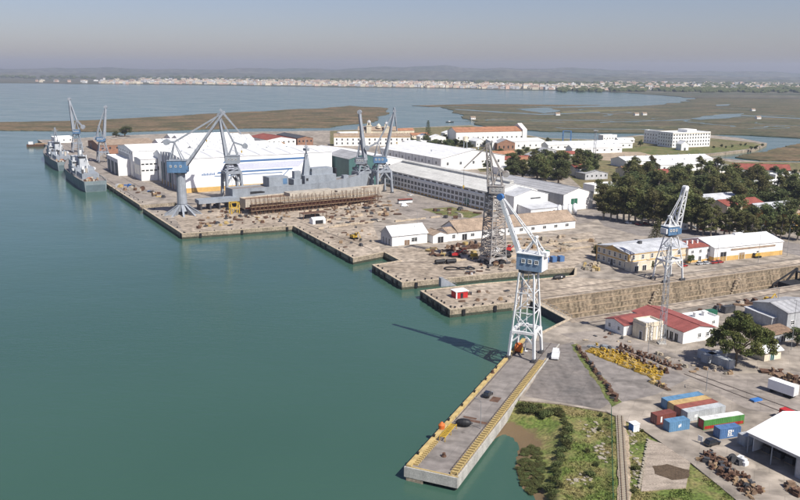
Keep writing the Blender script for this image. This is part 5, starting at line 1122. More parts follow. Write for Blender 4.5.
# excavators and plant
def digger(label, p, az, m, arm=1):
    t = thing('excavator', label, 'excavator', p, rot_of(az))
    for y in (-1.1, 1.1): q = MB(); q.ext([(-1.9, .1), (1.9, .1), (2.2, .5), (1.9, .9), (-1.9, .9), (-2.2, .5)], 'y', y - .3, y + .3); q.build('track', 'tyre', t)
    part(t, 'body', m, (-2, 1.2, -1.3, 1.3, 1.0, 2.2)); part(t, 'cab', m, (.1, 1.5, .2, 1.25, 2.2, 3.3)); part(t, 'cab_window', 'glass', (.2, 1.55, .15, 1.3, 2.4, 3.1)); part(t, 'engine_cover', 'dark_steel', (-2.2, -1.1, -1.25, 1.25, 1.3, 2.4))
    if arm: q = MB(); q.tube((1.2, -.3, 1.8), (4.2, -.3, 4.4), .3, .22); q.build('boom', m, t); q = MB(); q.tube((4.2, -.3, 4.4), (6.2, -.3, 1.5), .2, .16); q.build('stick', m, t); q = MB(); q.ext([(6.0, 1.5), (6.8, 1.2), (6.6, .3), (5.7, .15)], 'y', -.8, .2); q.build('bucket', 'dark_steel', t)
digger('black and yellow excavator on the apron left of the gabled house', px(354, 239), 140, 'yellow'); digger('yellow excavator parked beyond the dry dock near the right border', px(766, 306), 60, 'yellow'); digger('yellow loader parked before the long white shed', px(756, 257.5), 66, 'yellow', 0)
digger('red tracked crane machine by the middle dock', px(456, 257), 90, 'red_paint'); digger('red machine at the right foot of the rusty crane', px(508, 252), 80, 'red_paint')
# ================================================================== trees
def leaves(mb, c, r, n, size, g, up=.25):
    for _ in range(n):
        v = Vector((g.gauss(0, 1), g.gauss(0, 1), g.gauss(0, 1))).normalized() * (g.random() ** .45)
        p = Vector((c[0] + v.x * r[0], c[1] + v.y * r[1], c[2] + v.z * r[2])); a = Vector((g.uniform(-1, 1), g.uniform(-1, 1), g.uniform(-.6, .6))).normalized(); b = a.cross(Vector((g.uniform(-1, 1), g.uniform(-1, 1), g.uniform(-1, 1)))).normalized()
        s = size * g.uniform(.6, 1.3); a *= s; b *= s * .62
        mb.add([p - a, p - b * .9, p + a, p + b * .9], [(0, 1, 2, 3)])
def tree_proto(kind, seed):
    g = random.Random(seed); cr, tk = MB(), MB()
    if kind == 'eucalyptus':
        H_ = 20; lean = Vector((g.uniform(-1, 1), g.uniform(-1, 1), 0)); tk.tube((0, 0, -.3), lean * .5 + Vector((0, 0, 8)), .5, .36, 7); tk.tube(lean * .5 + Vector((0, 0, 8)), lean + Vector((0, 0, 16)), .36, .15, 6)
        for i in range(15):
            z = 5.2 + 13.8 * (i / 14); a = g.uniform(0, 6.3); rr = g.uniform(1.0, 3.8) * (1.1 - .5 * abs(z - 11) / 9); c = (lean.x * .6 + rr * math.cos(a), lean.y * .6 + rr * math.sin(a), z); tk.tube(lean * (z / 22) + Vector((0, 0, z - 2.5)), c, .16, .06, 5)
            leaves(cr, c, (g.uniform(1.5, 2.3), g.uniform(1.5, 2.3), g.uniform(1.3, 2.1)), 170, .45, g)
        m, b = 'leaf_olive', 'bark_pale'
    elif kind == 'dark':
        tk.tube((0, 0, -.3), (0, 0, 6), .5, .3, 7)
        for i in range(13):
            a = g.uniform(0, 6.3); z = g.uniform(4, 11.5); rr = g.uniform(.4, 4.0) * (1 - ((z - 7.2) / 6.5) ** 2); c = (rr * math.cos(a), rr * math.sin(a), z); tk.tube((0, 0, min(5.8, z - 1.5)), c, .16, .06, 5)
            leaves(cr, c, (2.0, 2.0, 1.6), 190, .40, g)
        m, b = 'leaf_dark', 'bark'
    elif kind == 'conifer':
        tk.tube((0, 0, -.3), (0, 0, 19), .45, .1, 7)
        for i in range(11):
            z = 4 + i * 1.45; R_ = 4.4 * (1 - i / 12.5)
            for k in range(5): a = k * 1.257 + i; c = (R_ * .6 * math.cos(a), R_ * .6 * math.sin(a), z); leaves(cr, c, (R_ * .5, R_ * .5, .45), 26, .4, g); tk.tube((0, 0, z), c, .07, .03, 4)
        m, b = 'leaf_dark', 'bark'
    elif kind == 'pine':
        # large leaning stone pine, near: finer needles
        fork = Vector((.3, .2, 3.0)); tk.tube((0, 0, -.3), fork, .42, .34, 9)
        cl = []
        for i in range(84):
            a = g.uniform(0, 6.3); rr = 7.6 * math.sqrt(g.random()); x, y = 1.4 + rr * math.cos(a) * 1.12, rr * math.sin(a) * .95
            z = 8.6 + 2.6 * (1 - (rr / 7.6) ** 2) * g.uniform(.3, 1.1) - 2.9 * (rr / 7.6) ** 2 + g.uniform(-1.7, .6); cl.append((x, y, z))
        for i in range(7):
            a = i * .9 + g.uniform(-.2, .2); e_ = Vector((1.4 + 4.2 * math.cos(a), 4.0 * math.sin(a), 6.4 + g.uniform(-.6, 1))); tk.tube(fork, fork.lerp(e_, .5) + Vector((0, 0, .4)), .24, .17, 7); tk.tube(fork.lerp(e_, .5) + Vector((0, 0, .4)), e_, .17, .1, 6)
            for c in cl:
                if (Vector(c) - e_).length < 3.6: tk.tube(e_, c, .07, .03, 4)
        for c in cl: leaves(cr, c, (g.uniform(1.0, 1.75), g.uniform(1.0, 1.75), g.uniform(.55, .95)), 260, .25, g)
        m, b = 'leaf_pine', 'bark'
    else:                                       # shrub
        for i in range(7):
            a = g.uniform(0, 6.3); c = (g.uniform(0, .75) * math.cos(a), g.uniform(0, .75) * math.sin(a), g.uniform(.35, 1.0)); tk.tube((0, 0, -.1), c, .05, .02, 4); leaves(cr, c, (.6, .6, .45), 75, .14, g)
        m, b = 'leaf_shrub', 'bark'
    return cr.mesh('crown', m), tk.mesh('trunk' if kind != 'shrub' else 'stem', b)
TP = {k: [tree_proto(k, 10 * i + 3) for i in range(n)] for k, n in (('eucalyptus', 5), ('dark', 4), ('conifer', 1), ('pine', 1), ('shrub', 4))}
def tree(kind, p, h, label, group=None, name=None, i=None, sx=1.0):
    cr, tk = TP[kind][rnd.randrange(len(TP[kind])) if i is None else i]
    t = thing(name or ('eucalyptus_tree' if kind == 'eucalyptus' else 'shrub' if kind == 'shrub' else kind + '_tree' if kind != 'dark' else 'evergreen_tree'), label, 'shrub' if kind == 'shrub' else 'tree', p, rnd.uniform(0, 6.28), group)
    b = {'eucalyptus': 20, 'dark': 13, 'conifer': 20, 'pine': 11.5, 'shrub': 1.5}[kind]; t.scale = (h / b * sx, h / b * sx, h / b)
    link('crown', cr, t); link('trunk' if kind != 'shrub' else 'stem', tk, t); return t
t = tree('pine', px(735, 367), 14.6, 'big spreading stone pine beside the cream hut in the yard'); t.rotation_euler = (0, 0, .3); t.scale = (1.12, 1.12, 1.42)
# front row with pale trunks along the road
for i in range(17):
    x = 604 + i * 6.2 + rnd.uniform(-1.5, 1.5); y = 218.5 + i * .85; P = px(x, y + rnd.uniform(-.5, 1.0)); tree('eucalyptus', P, rnd.uniform(18.5, 23), 'tall pale trunked eucalyptus in the front row along the road', 'roadside eucalyptus row', sx=1.3)
for i in range(15):
    x = 702 + i * 7.2 + rnd.uniform(-2, 2); P = px(x, 235.5 + i * .3 + rnd.uniform(-1, 1.5)); tree('eucalyptus', P, rnd.uniform(12, 16.5), 'slimmer olive green tree in the right part of the roadside row', 'right roadside trees', sx=1.3)
band = [(598, 212), (640, 219), (700, 228), (830, 232), (830, 205), (760, 188), (690, 178), (640, 176), (604, 186)]; k = 0; pts = []
while k < 135:
    x, y = rnd.uniform(596, 830), rnd.uniform(175, 232)
    if not inpoly(x, y, band): continue
    P = px(x, y)
    if any((P - q_).length < 5.0 for q_ in pts): continue
    if x > 695 and 205 < y < 228 and rnd.random() < .5: k += 1; continue
    pts.append(P); k += 1
    kd = 'dark' if rnd.random() < .42 else 'eucalyptus'
    tree(kd, P, rnd.uniform(13, 18) if kd == 'dark' else rnd.uniform(16, 22), {'dark': 'dark round crowned evergreen in the dense grove behind the road', 'eucalyptus': 'olive green eucalyptus in the dense grove behind the road'}[kd], 'trees of the dense grove', sx=1.4)
for i in range(46):
    x, y = rnd.uniform(690, 815), rnd.uniform(172, 196); tree('dark', px(x, y), rnd.uniform(8, 12), 'dark bushy tree in the upper right grove near the red roofed barn', 'upper right grove', sx=1.25)
for (x, y, h) in ((426, 146, 13), (432, 149, 12), (418, 149, 11), (440, 148, 10), (448, 149, 12), (455, 148, 12), (462, 149, 11), (469, 150, 10), (452, 152, 9), (478, 158, 9), (520, 157, 9), (512, 160, 8), (526, 153, 8), (487, 147, 9), (500, 156, 9), (470, 162, 8), (482, 168, 8), (488, 170, 9), (445, 141, 9), (413, 145, 9), (508, 163, 10), (535, 156, 9), (545, 158, 10), (566, 161, 9), (580, 163, 9)): tree('dark', px(x, y), h, 'dark round tree among the white houses beyond the warehouses', 'dark trees among the far houses', sx=1.7)
tree('conifer', px(428, 141), 27, 'tall layered conifer rising above the dark round trees'); tree('conifer', px(491, 152), 10, 'small dark cypress before the tall white house')
for i in range(52):
    x, y = rnd.uniform(512, 594), rnd.uniform(170, 184) ; tree('eucalyptus' if i % 3 else 'dark', px(x, y - (4 if x > 570 else 0)), rnd.uniform(13.5, 19.5), 'broad olive green tree in the clump behind the grey shed', 'trees behind the grey shed', sx=1.35)
tree('dark', px(549, 148), 13, 'round dark tree at the end of the orange roofed works'); tree('dark', px(125, 136.5), 15, 'lone dark tree on the far edge beyond the brick sheds', sx=1.7); tree('dark', px(116, 137.5), 9, 'lower dark bush beside the lone dark tree', sx=1.6)
tree('dark', px(596, 257.5), 7.6, 'small round tree at the left end of the cream office'); tree('conifer', px(656, 243), 14, 'dark cypress like tree behind the pale lattice crane', sx=1.5); tree('dark', px(690, 264), 5, 'small green tree against the red roofed house'); tree('dark', px(652, 269), 4, 'little leafy tree before the cream office front')
tree('dark', px(797, 346), 7, 'green bush tree at the right border near the grey workshop', sx=1.4); tree('dark', px(679, 149), 9, 'palm like dark tree before the barracks front'); tree('dark', px(616, 146), 8, 'dark tree right of the low farmhouse'); tree('dark', px(640, 147), 9, 'dark tree at the left wing of the barracks'); tree('dark', px(630, 146), 7, 'small dark tree between farmhouse and barracks')
for i in range(9): tree('dark', px(715 + i * 6 + rnd.uniform(-2, 2), 149 + rnd.uniform(-3, 1)), rnd.uniform(3.5, 6), 'small scrubby tree on the green creek bank right of the barracks', 'creek bank scrub', sx=1.4)
for i in range(5): tree('dark', px(708 + i * 8, 336 + i * 5), 3 + rnd.random(), 'low green bush around the foot of the stone pine', 'bushes by the pine')
# shrubs on the bank
for i in range(46):
    f = i / 45
    if f < .42: k_ = f / .42; x, y = 521 + 44 * k_, 407 + 7 * math.sin(k_ * 2.2) + rnd.uniform(-3, 5)
    else: k_ = (f - .42) / .58; x, y = 566 + 5 * math.sin(k_ * 4) - 12 * k_ + rnd.uniform(-5, 5), 417 + 83 * k_
    P = gpx(x, y); tree('shrub', P, rnd.uniform(.8, 2.0), 'dark green shrub in the hedge like row along the muddy shore', 'shrubs along the shore', sx=rnd.uniform(1.0, 1.5))
for i in range(250):
    x, y = rnd.uniform(518, 546), rnd.uniform(446, 496)
    if abs((x - 531) / 13) ** 2 + abs((y - 470) / 25) ** 2 > 1: continue
    P = gpx(x, y)
    if P.z < .05: continue
    tree('shrub', P, rnd.uniform(.25, .5), 'low marsh plant on the small green mud spit', 'marsh plants on the spit', sx=3.2, name='marsh_plant')
for (x, y) in ((586, 452), (590, 476), (598, 466), (592, 488), (600, 430), (642, 432), (600, 416), (606, 420), (636, 470), (634, 492)): tree('shrub', gpx(x, y), rnd.uniform(.8, 1.9), 'single shrub scattered on the rough grass by the fence', 'scattered shrubs on the grass')
# weeds as one mass
g = random.Random(5); mb = MB()
for _ in range(15000):
    x, y = g.uniform(505, 745), g.uniform(400, 500); p = gpx(x, y) if False else px(x, y, 2.8)
    if not inpoly(x, y, [(519, 401), (560, 405), (607, 413), (640, 429), (690, 463), (742, 505), (560, 505), (566, 430), (530, 412)]): continue
    if inpoly(x, y, [(646, 437), (694, 452), (689, 488), (639, 493)]) or 616 < x < 631: continue
    if mno.noise(Vector((p.x * .13, p.y * .13, 1))) < -.12: continue
    z = bank_h(p.x, p.y)
    for k in range(3):
        a = g.uniform(0, 6.3); s = g.uniform(.1, .28); hh = g.uniform(.15, .5); d = Vector((math.cos(a), math.sin(a), 0)) * s * .5; o = Vector((g.uniform(-.2, .2), g.uniform(-.2, .2), 0)); b0 = Vector((p.x, p.y, z - .02)) + o
        mb.add([b0 - d, b0 + d, b0 + Vector((g.uniform(-.15, .15), g.uniform(-.15, .15), hh))], [(0, 1, 2)])
tag(mb.build('rough_grass', 'bank'), 'tufts of rough grass covering the bank by the fence', 'grass', kind='stuff')
# ================================================================== clutter
def rockmesh(seed, m='rubble'):
    g = random.Random(seed); bm = bmesh.new(); bmesh.ops.create_icosphere(bm, subdivisions=1, radius=.5)
    for v in bm.verts: v.co *= g.uniform(.65, 1.2); v.co.z *= .65
    me = bpy.data.meshes.new('rock'); bm.to_mesh(me); bm.free(); me.materials.append(MATS[m]); return me
rocks = [rockmesh(i) for i in range(5)]
for i in range(110):
    cx, cy, rx, ry = rnd.choice(((593, 430, 9, 8), (580, 480, 14, 6), (602, 452, 6, 14), (636, 470, 5, 24), (632, 440, 4, 16)))
    P = gpx(rnd.gauss(cx, rx * .5), rnd.gauss(cy, ry * .5)); o = link('boulder', rocks[i % 5], None, P + Vector((0, 0, .1)), rnd.uniform(0, 6)); s = rnd.uniform(.35, 1.15); o.scale = (s * 1.3, s, s * .7); tag(o, 'pale broken stone lying in the rough grass of the bank', 'stone', 'stones on the bank')
PROTO = {}
def pm(name, fn):
    if name not in PROTO: PROTO[name] = fn()
    return PROTO[name]
def m_anchor(m):                     # heavy cast mooring block: base, stem and cross bar
    q = MB(); q.b2(-.75, .75, -.5, .5, 0, .45); q.b2(-.28, .28, -.3, .3, .45, 1.15); q.b2(-.65, .65, -.2, .2, 1.15, 1.45); q.tube((-.9, 0, .25), (.9, 0, .25), .14, n=6); return q.mesh('mooring_block', m)
def m_bars(m):
    q = MB(); g = random.Random(3)
    for i in range(7): y = -.6 + i * .2; q.tube((-1.3 + g.uniform(-.2, .2), y, .12 + (i % 2) * .2), (1.3 + g.uniform(-.2, .2), y + g.uniform(-.1, .1), .12 + (i % 3) * .16), .1)
    return q.mesh('bar_bundle', m)
def m_crate(m):
    q = MB(); q.b2(-.8, .8, -.6, .6, .12, 1.0); [q.b2(x - .08, x + .08, -.64, .64, .0, 1.04) for x in (-.7, 0, .7)]; return q.mesh('crate', m)
def m_block(m):
    q = MB(); q.b2(-.9, .9, -.6, .6, 0, .7); q.b2(-.6, .7, -.5, .4, .7, 1.2); q.b2(-.2, .5, -.9, -.6, 0, .5); return q.mesh('scrap_heap', m)
def m_spool(m):
    q = MB(); q.tube((0, -.7, .8), (0, -.5, .8), .8, n=14); q.tube((0, .5, .8), (0, .7, .8), .8, n=14); q.tube((0, -.5, .8), (0, .5, .8), .45, n=10); return q.mesh('cable_drum', m)
def m_plates(m):
    q = MB(); [q.box((rnd.uniform(-.2, .2), rnd.uniform(-.2, .2), .05 + i * .1), (3.2, 1.7, .08), rnd.uniform(-.1, .1)) for i in range(5)]; return q.mesh('plate_stack', m)
FN = dict(a=m_anchor, b=m_bars, c=m_crate, s=m_block, p=m_spool, l=m_plates); NAME = dict(a='mooring_block', b='bar_bundle', c='crate', s='scrap_heap', p='cable_drum', l='plate_stack')
def put(k, m, P, label, cat, group, sc=1, rz=None):
    o = link(NAME[k], pm(k + m, lambda: FN[k](m)), None, P, rnd.uniform(0, 6.28) if rz is None else rz); o.scale = (sc,) * 3 if not isinstance(sc, tuple) else sc
    return tag(o, label, cat, group)
def row(a, b, n, kinds, mats_, label, cat, group, jit=.4, sc=(.8, 1.2), rz=None):
    A_, B_ = px(*a), px(*b)
    for i in range(n):
        P = A_.lerp(B_, (i + .5) / n) + Vector((rnd.uniform(-jit, jit), rnd.uniform(-jit, jit), 0)); P.z = max(GZ, ground_z(P)) + .02; put(rnd.choice(kinds), rnd.choice(mats_), P, label, cat, group, rnd.uniform(*sc), None if rz is None else rz + rnd.gauss(0, .35))
# yellow heaps
for r_ in range(5):
    row((589 + r_ * 1.5, 352 - r_ * 1.5), (656 + r_ * 2.2, 379 - r_ * 1.8), 40, 'bbba', ['yellow', 'yellow', 'yellow', 'yellow_worn'], 'yellow painted steel piece heaped in the long yellow pile on the asphalt', 'steel piece', 'yellow steel pile', .4, (.6, .95), 2.1)
for r_ in range(2):
    row((615 + r_ * 5, 351 - r_ * 3.5), (668 + r_ * 12, 374 - r_ * 4), 15, 'a', ['rust', 'rust_pale'], 'rusty mooring block in the double row behind the yellow pile', 'mooring block', 'rusty mooring blocks', .35, (.8, 1.15))
row((592, 347), (612, 350), 9, 'lbs', ['dark_steel', 'crane_grey'], 'grey scrap steel at the head of the yellow pile', 'scrap', 'grey scrap by the yellow pile', .7)
row((577, 347), (618, 402), 30, 'absc', ['rust', 'rust_pale', 'rust', 'dark_steel'], 'rusty scrap piece in the long thin row along the asphalt edge', 'scrap', 'rusty row along the asphalt', .45, (.55, 1.05))
row((652, 382), (668, 390), 7, 'ab', ['yellow_worn', 'rust_pale'], 'yellow brown steel rack piece behind the light blue container', 'steel piece', 'rack pieces behind the containers', .3)
for r_ in range(3): row((700 + r_ * 4, 458 - r_ * 3), (752 + r_ * 6, 497 - r_ * 1.5), 22, 'absp', ['rust', 'rust_pale', 'dark_steel', 'rust', 'rust', 'timber'], 'rusty scrap part in the long heap in front of the marquee', 'scrap', 'scrap heap by the marquee', .7, (.55, 1.0))
row((727, 458), (738, 464), 5, 'absp', ['rust', 'dark_steel'], 'dark scrap part at the corner post of the marquee', 'scrap', 'scrap at the marquee corner', .5)
row((788, 486), (800, 497), 8, 'abs', ['rust', 'rust_pale', 'dark_steel'], 'rusty scrap part at the right border beside the marquee', 'scrap', 'scrap at the right border', .5)
for i, (x, y) in enumerate(((739.5, 462), (742.5, 464))): put('s', 'car_white', px(x, y), 'white wrapped bundle by the marquee post', 'bundle', 'white bundles', 1.2)
row((770, 372), (800, 384), 16, 'abl', ['rust', 'rust_pale', 'timber'], 'rust red pipe and steel stock lying right of the white trailer', 'steel stock', 'steel stock by the right border', .9, (1, 1.5))
t = thing('pallet', 'bright blue pallet of goods lying alone on the yard', 'pallet', px(756, 401), .4); part(t, 'base', 'timber', (-1.6, 1.6, -.9, .9, 0, .15)); part(t, 'load', 'blue_paint', (-1.5, 1.5, -.8, .8, .15, .6))
t = thing('portable_toilet', 'small white and blue cabin in the weeds left of the brown container', 'cabin', gpx(634, 430.5), rot_of(70)); part(t, 'cabin', 'crane_white', (-.9, .9, -.9, .9, 0, 2.0)); part(t, 'blue_side', 'blue_paint', (-1.0, -.9, -.9, .9, 0, 1.9)); part(t, 'roof', 'white_sheet', (-1.05, 1.0, -1, 1, 2.0, 2.12))
t = thing('notice_board', 'white notice board on posts near the black car', 'sign', px(700, 443), rot_of(150)); part(t, 'panel', 'frame_white', (-.7, .7, -.05, .05, .5, 1.8)); part(t, 'post', 'crane_grey', (-.65, -.55, .05, .12, 0, 1.8)); part(t, 'post', 'crane_grey', (.55, .65, .05, .12, 0, 1.8))
# things on finger three
t = thing('red_shed', 'small red shed with white flat roof on the near stone finger', 'shed', px(456, 299), rot_of(66)); part(t, 'wall', 'red_paint', (0, 5.2, 0, 4, 0, 2.7)); part(t, 'roof', 'white_sheet', (-.3, 5.5, -.3, 4.3, 2.7, 2.95)); part(t, 'door', 'dark', (2, 3.1, -.06, 0, 0, 2.1)); part(t, 'white_corner', 'frame_white', (-.02, .5, -.05, .02, 0, 2.7))
t = thing('inflatable_boat', 'black covered boat lying on the stone quay by the wet dock head', 'boat', px(559, 279), rot_of(62)); q = MB()
for i in range(6): a0, a1 = -1.4 + 2.8 * i / 6, -1.4 + 2.8 * (i + 1) / 6; q.tube((3.4 * math.sin(a0), 0, .8), (3.4 * math.sin(a1), 0, .8), max(.15, 1.25 * math.cos(a0)), max(.15, 1.25 * math.cos(a1)), 10, cap=i in (0, 5))
q.build('cover', 'black_rubber', t); part(t, 'cradle', 'timber', (-2, -1.6, -1, 1, 0, .5), (1.6, 2, -1, 1, 0, .5)); part(t, 'white_patch', 'frame_white', (.2, .8, -1.2, -.9, .9, 1.4))
t = thing('hose_coil', 'black hose loops lying on the second stone finger', 'hose', px(458, 269)); q = MB()
for (cx, w_) in ((-3, 3.2), (2.4, 2.4), (5.5, 2)):
    for i in range(14): a0, a1 = i / 14 * 6.283, (i + 1) / 14 * 6.283; q.tube((cx + w_ * math.cos(a0), w_ * .8 * math.sin(a0), .3), (cx + w_ * math.cos(a1), w_ * .8 * math.sin(a1), .3), .3, n=5, cap=False)
q.build('hose', 'black_rubber', t)
for x, y, lab in ((440, 264, 'black tank lying on the second finger left of the red machine'), (451, 263.5, 'long black tank lying beside the first black tank'), (506, 258, 'black tank lying at the right foot of the rusty crane')):
    t = thing('fuel_tank', lab, 'tank', px(x, y), rot_of(66)); q = MB(); q.tube((-2.4, 0, 1.2), (2.4, 0, 1.2), 1.0, n=12); q.build('shell', 'black_rubber', t); part(t, 'saddle', 'dark_steel', (-1.8, -1.4, -.8, .8, 0, .7), (1.4, 1.8, -.8, .8, 0, .7))
t = thing('tarp_pile', 'crumpled white tarpaulin heap by the rusty crane', 'tarpaulin', px(496, 261)); q = MB(); g = random.Random(2)
vs = [((i - 4) * .9, (j - 2) * .8, max(.02, 1.3 * math.exp(-((i - 4) ** 2) / 7 - (j - 2) ** 2 / 2.5) + g.uniform(-.2, .25)) if 0 < i < 8 and 0 < j < 4 else .02) for j in range(5) for i in range(9)]
q.add(vs, [(j * 9 + i, j * 9 + i + 1, j * 9 + 10 + i, j * 9 + 9 + i) for j in range(4) for i in range(8)]); q.build('tarpaulin', 'white_sheet', t)
for x, y, m, lab in ((474, 259, 'yellow', 'yellow steel stand at the left foot of the rusty crane'), (546, 256, 'green_door', 'green bin with pale lid at the wet dock head'), (545, 263, 'blue_paint', 'bright blue pump set at the wet dock head')):
    t = thing('equipment_stand', lab, 'equipment', px(x, y), rot_of(66)); q = MB(); [q.tube((sx, sy, 0), (sx, sy, 2.6), .18) for sx in (-1.4, 1.4) for sy in (-.8, .8)]; q.b2(-1.5, 1.5, -.9, .9, 1.4, 2.7); q.build('frame', m, t); part(t, 'base', 'dark_steel', (-1.6, 1.6, -1, 1, .0, .3))
t = thing('white_tent', 'white canvas shelter on the apron near the quay steps', 'shelter', px(313, 224.5), rot_of(60)); q = MB(); q.ext([(0, 0), (0, 2.6), (2.5, 3.8), (5, 2.6), (5, 0)], 'x', 0, 8); q.build('canvas', 'white_sheet', t); part(t, 'opening', 'dark', (1.5, 6.5, -.05, .0, 0, 2.2))
t = thing('rust_shelter', 'rust brown flat roof on posts behind the white canvas shelter', 'shelter', px(303, 220), rot_of(60)); part(t, 'roof', 'rust', (0, 16, 0, 6, 3.3, 3.6)); [part(t, 'post', 'rust', (x, x + .3, y, y + .3, 0, 3.3)) for x in (.3, 7.8, 15.4) for y in (.2, 5.5)]; part(t, 'store', 'dark_steel', (3, 12, 2.5, 5, 0, 2.2))
t = thing('dark_gantry', 'black steel dock caisson frame at the far end of the dry dock', 'dock frame', DF0 + (px(786, 270) - DF0) + Vector((-10, -10, -11)), rot_of(66)); q = MB()
for y in (0, -12): q.tube((0, y, 0), (14, y, 13), .5); q.tube((0, y, 0), (0, y, 7), .5); q.tube((14, y, 0), (14, y, 13), .5); q.tube((0, y, 7), (14, y, 13), .4)
q.build('truss', 'dark', t); part(t, 'plate', 'dark', (3, 40, -12, 0, 0, 8)); part(t, 'walkway', 'dark_steel', (14, 40, -12.5, .5, 11, 11.5))
part(t, 'column', 'dark', (24, 25, -12, -11, 8, 11), (38, 39, -12, -11, 8, 11), (24, 25, -1, 0, 8, 11), (38, 39, -1, 0, 8, 11))
t = thing('machine_tool', 'black industrial machine behind the pine near the dock rim', 'machine', px(737, 321), rot_of(66)); part(t, 'body', 'dark_steel', (0, 9, 0, 3, 0, 1.6)); part(t, 'column', 'dark', (1, 3, .5, 2.5, 1.6, 3)); part(t, 'bed', 'dark', (4, 8.5, .4, 2.6, 1.6, 2.2))
# loose stock scattered over the aprons, each heap a thing
def scatter(poly, n, kinds, mats_, label, cat, group, sc=(.8, 1.6), seed=1):
    g = random.Random(seed); k = 0; xs_, ys_ = [p[0] for p in poly], [p[1] for p in poly]
    while k < n:
        x, y = g.uniform(min(xs_), max(xs_)), g.uniform(min(ys_), max(ys_))
        if inpoly(x, y, poly): put(g.choice(kinds), g.choice(mats_), px(x, y) + Vector((0, 0, .02)), label, cat, group, g.uniform(*sc)); k += 1
BR = ['timber', 'rust', 'rust_pale', 'rust', 'hull_cream', 'dark_steel']
scatter([(320, 205), (378, 200), (396, 214), (376, 226), (330, 225)], 75, 'csblll', BR, 'small heap of timber and steel stock on the apron below the portal cranes', 'stock', 'stock heaps below the portal cranes', (.7, 1.5), 1)
scatter([(205, 217), (290, 215), (290, 223), (190, 230)], 60, 'csbla', BR + ['yellow_worn'], 'heap of shipyard stock along the slip edge before the hull under repair', 'stock', 'stock heaps along the slip', (.6, 1.3), 2)
scatter([(232, 188), (250, 187), (256, 196), (235, 196)], 14, 'csb', BR, 'scrap heap at the stern of the grey warship', 'stock', 'stock at the warship stern', (1, 2), 3)
scatter([(430, 247), (482, 243), (482, 256), (430, 256)], 45, 'csbla', BR + ['rust', 'dark_steel', 'yellow_worn', 'dark'], 'rusty equipment heap at the left foot of the lattice crane', 'stock', 'equipment left of the rusty crane', (1.1, 2.0), 4)
scatter([(455, 268), (540, 259), (545, 266), (470, 275)], 26, 'csbl', BR + ['crane_white', 'dark'], 'loose dock gear on the second stone finger', 'dock gear', 'gear on the second finger', (.6, 1.2), 5)
scatter([(440, 294), (520, 288), (520, 298), (452, 305)], 14, 'csb', BR, 'loose dock gear on the near stone finger', 'dock gear', 'gear on the near finger', (.5, 1.0), 6)
scatter([(505, 240), (590, 234), (600, 250), (520, 256)], 34, 'sbl', ['ledge', 'dirt', 'timber', 'rubble'], 'low pale stone heap in the open ground before the tiled store', 'stone heap', 'stone heaps before the tiled store', (.8, 1.8), 7)
scatter([(115, 188), (165, 200), (175, 200), (130, 183)], 22, 'csbp', BR + ['yellow_worn', 'crane_white', 'blue_paint'], 'goods standing on the quay beside the white halls', 'goods', 'goods on the quay by the halls', (1.2, 2.2), 8)
scatter([(585, 262), (604, 264), (600, 272), (582, 272)], 12, 'sc', ['ledge', 'rubble', 'yellow_worn'], 'pale stone block at the head of the wet dock', 'stone block', 'stones at the wet dock head', (.8, 1.4), 9)
scatter([(688, 312), (745, 303), (790, 296), (790, 302), (745, 310), (700, 316)], 26, 'csbl', BR + ['yellow', 'crane_white'], 'small store heap between the dry dock rim and the canteen', 'stock', 'stock along the near dock rim', (.8, 1.4), 10)
scatter([(330, 214), (376, 232), (372, 246), (345, 248), (318, 232)], 22, 'csbl', BR, 'odd pallet or crate on the apron left of the gabled house', 'crate', 'crates left of the gabled house', (.6, 1.2), 11)
scatter([(300, 190), (345, 186), (350, 192), (305, 197)], 30, 'csb', BR, 'gear stacked between the warship and the hull under repair', 'stock', 'gear between the ships', (1, 2), 12)
scatter([(425, 212), (452, 208), (480, 214), (455, 222)], 16, 'csb', BR, 'heap of old timber on the verge before the long warehouse', 'stock', 'timber on the verge', (1, 2.0), 13)
scatter([(640, 348), (700, 366), (760, 372), (790, 366), (790, 372), (700, 376)], 16, 'csl', ['ledge', 'rubble', 'timber'], 'small debris heap beside the yard road near the pine', 'debris', 'debris by the yard road', (.4, .9), 14)
scatter([(200, 206), (362, 199), (380, 204), (300, 214), (215, 220)], 90, 'csblpa', BR + ['rust', 'dark_steel', 'dark'], 'rusty gear heaped along the foot of the scaffolded hull', 'stock', 'gear along the scaffolded hull', (.6, 1.4), 15)
scatter([(318, 202), (380, 196), (400, 206), (398, 216), (340, 214)], 60, 'cbbll', ['rust', 'rust_pale', 'timber', 'dark_steel'], 'rusty plate or timber stock on the apron before the long warehouse road', 'stock', 'stock before the warehouse road', (.8, 1.7), 16)
scatter([(484, 256), (506, 254), (506, 266), (484, 266)], 16, 'csb', ['dark', 'dark_steel', 'rust'], 'dark machinery heaped under the rusty lattice crane', 'machinery', 'machinery under the rusty crane', (1.2, 2.2), 17)
scatter([(572, 342), (606, 330), (640, 345), (600, 342)], 10, 'sl', ['ledge', 'rust', 'dark_steel'], 'small scrap piece on the yard by the dry dock gate', 'scrap', 'scrap by the dock gate', (.3, .7), 18)
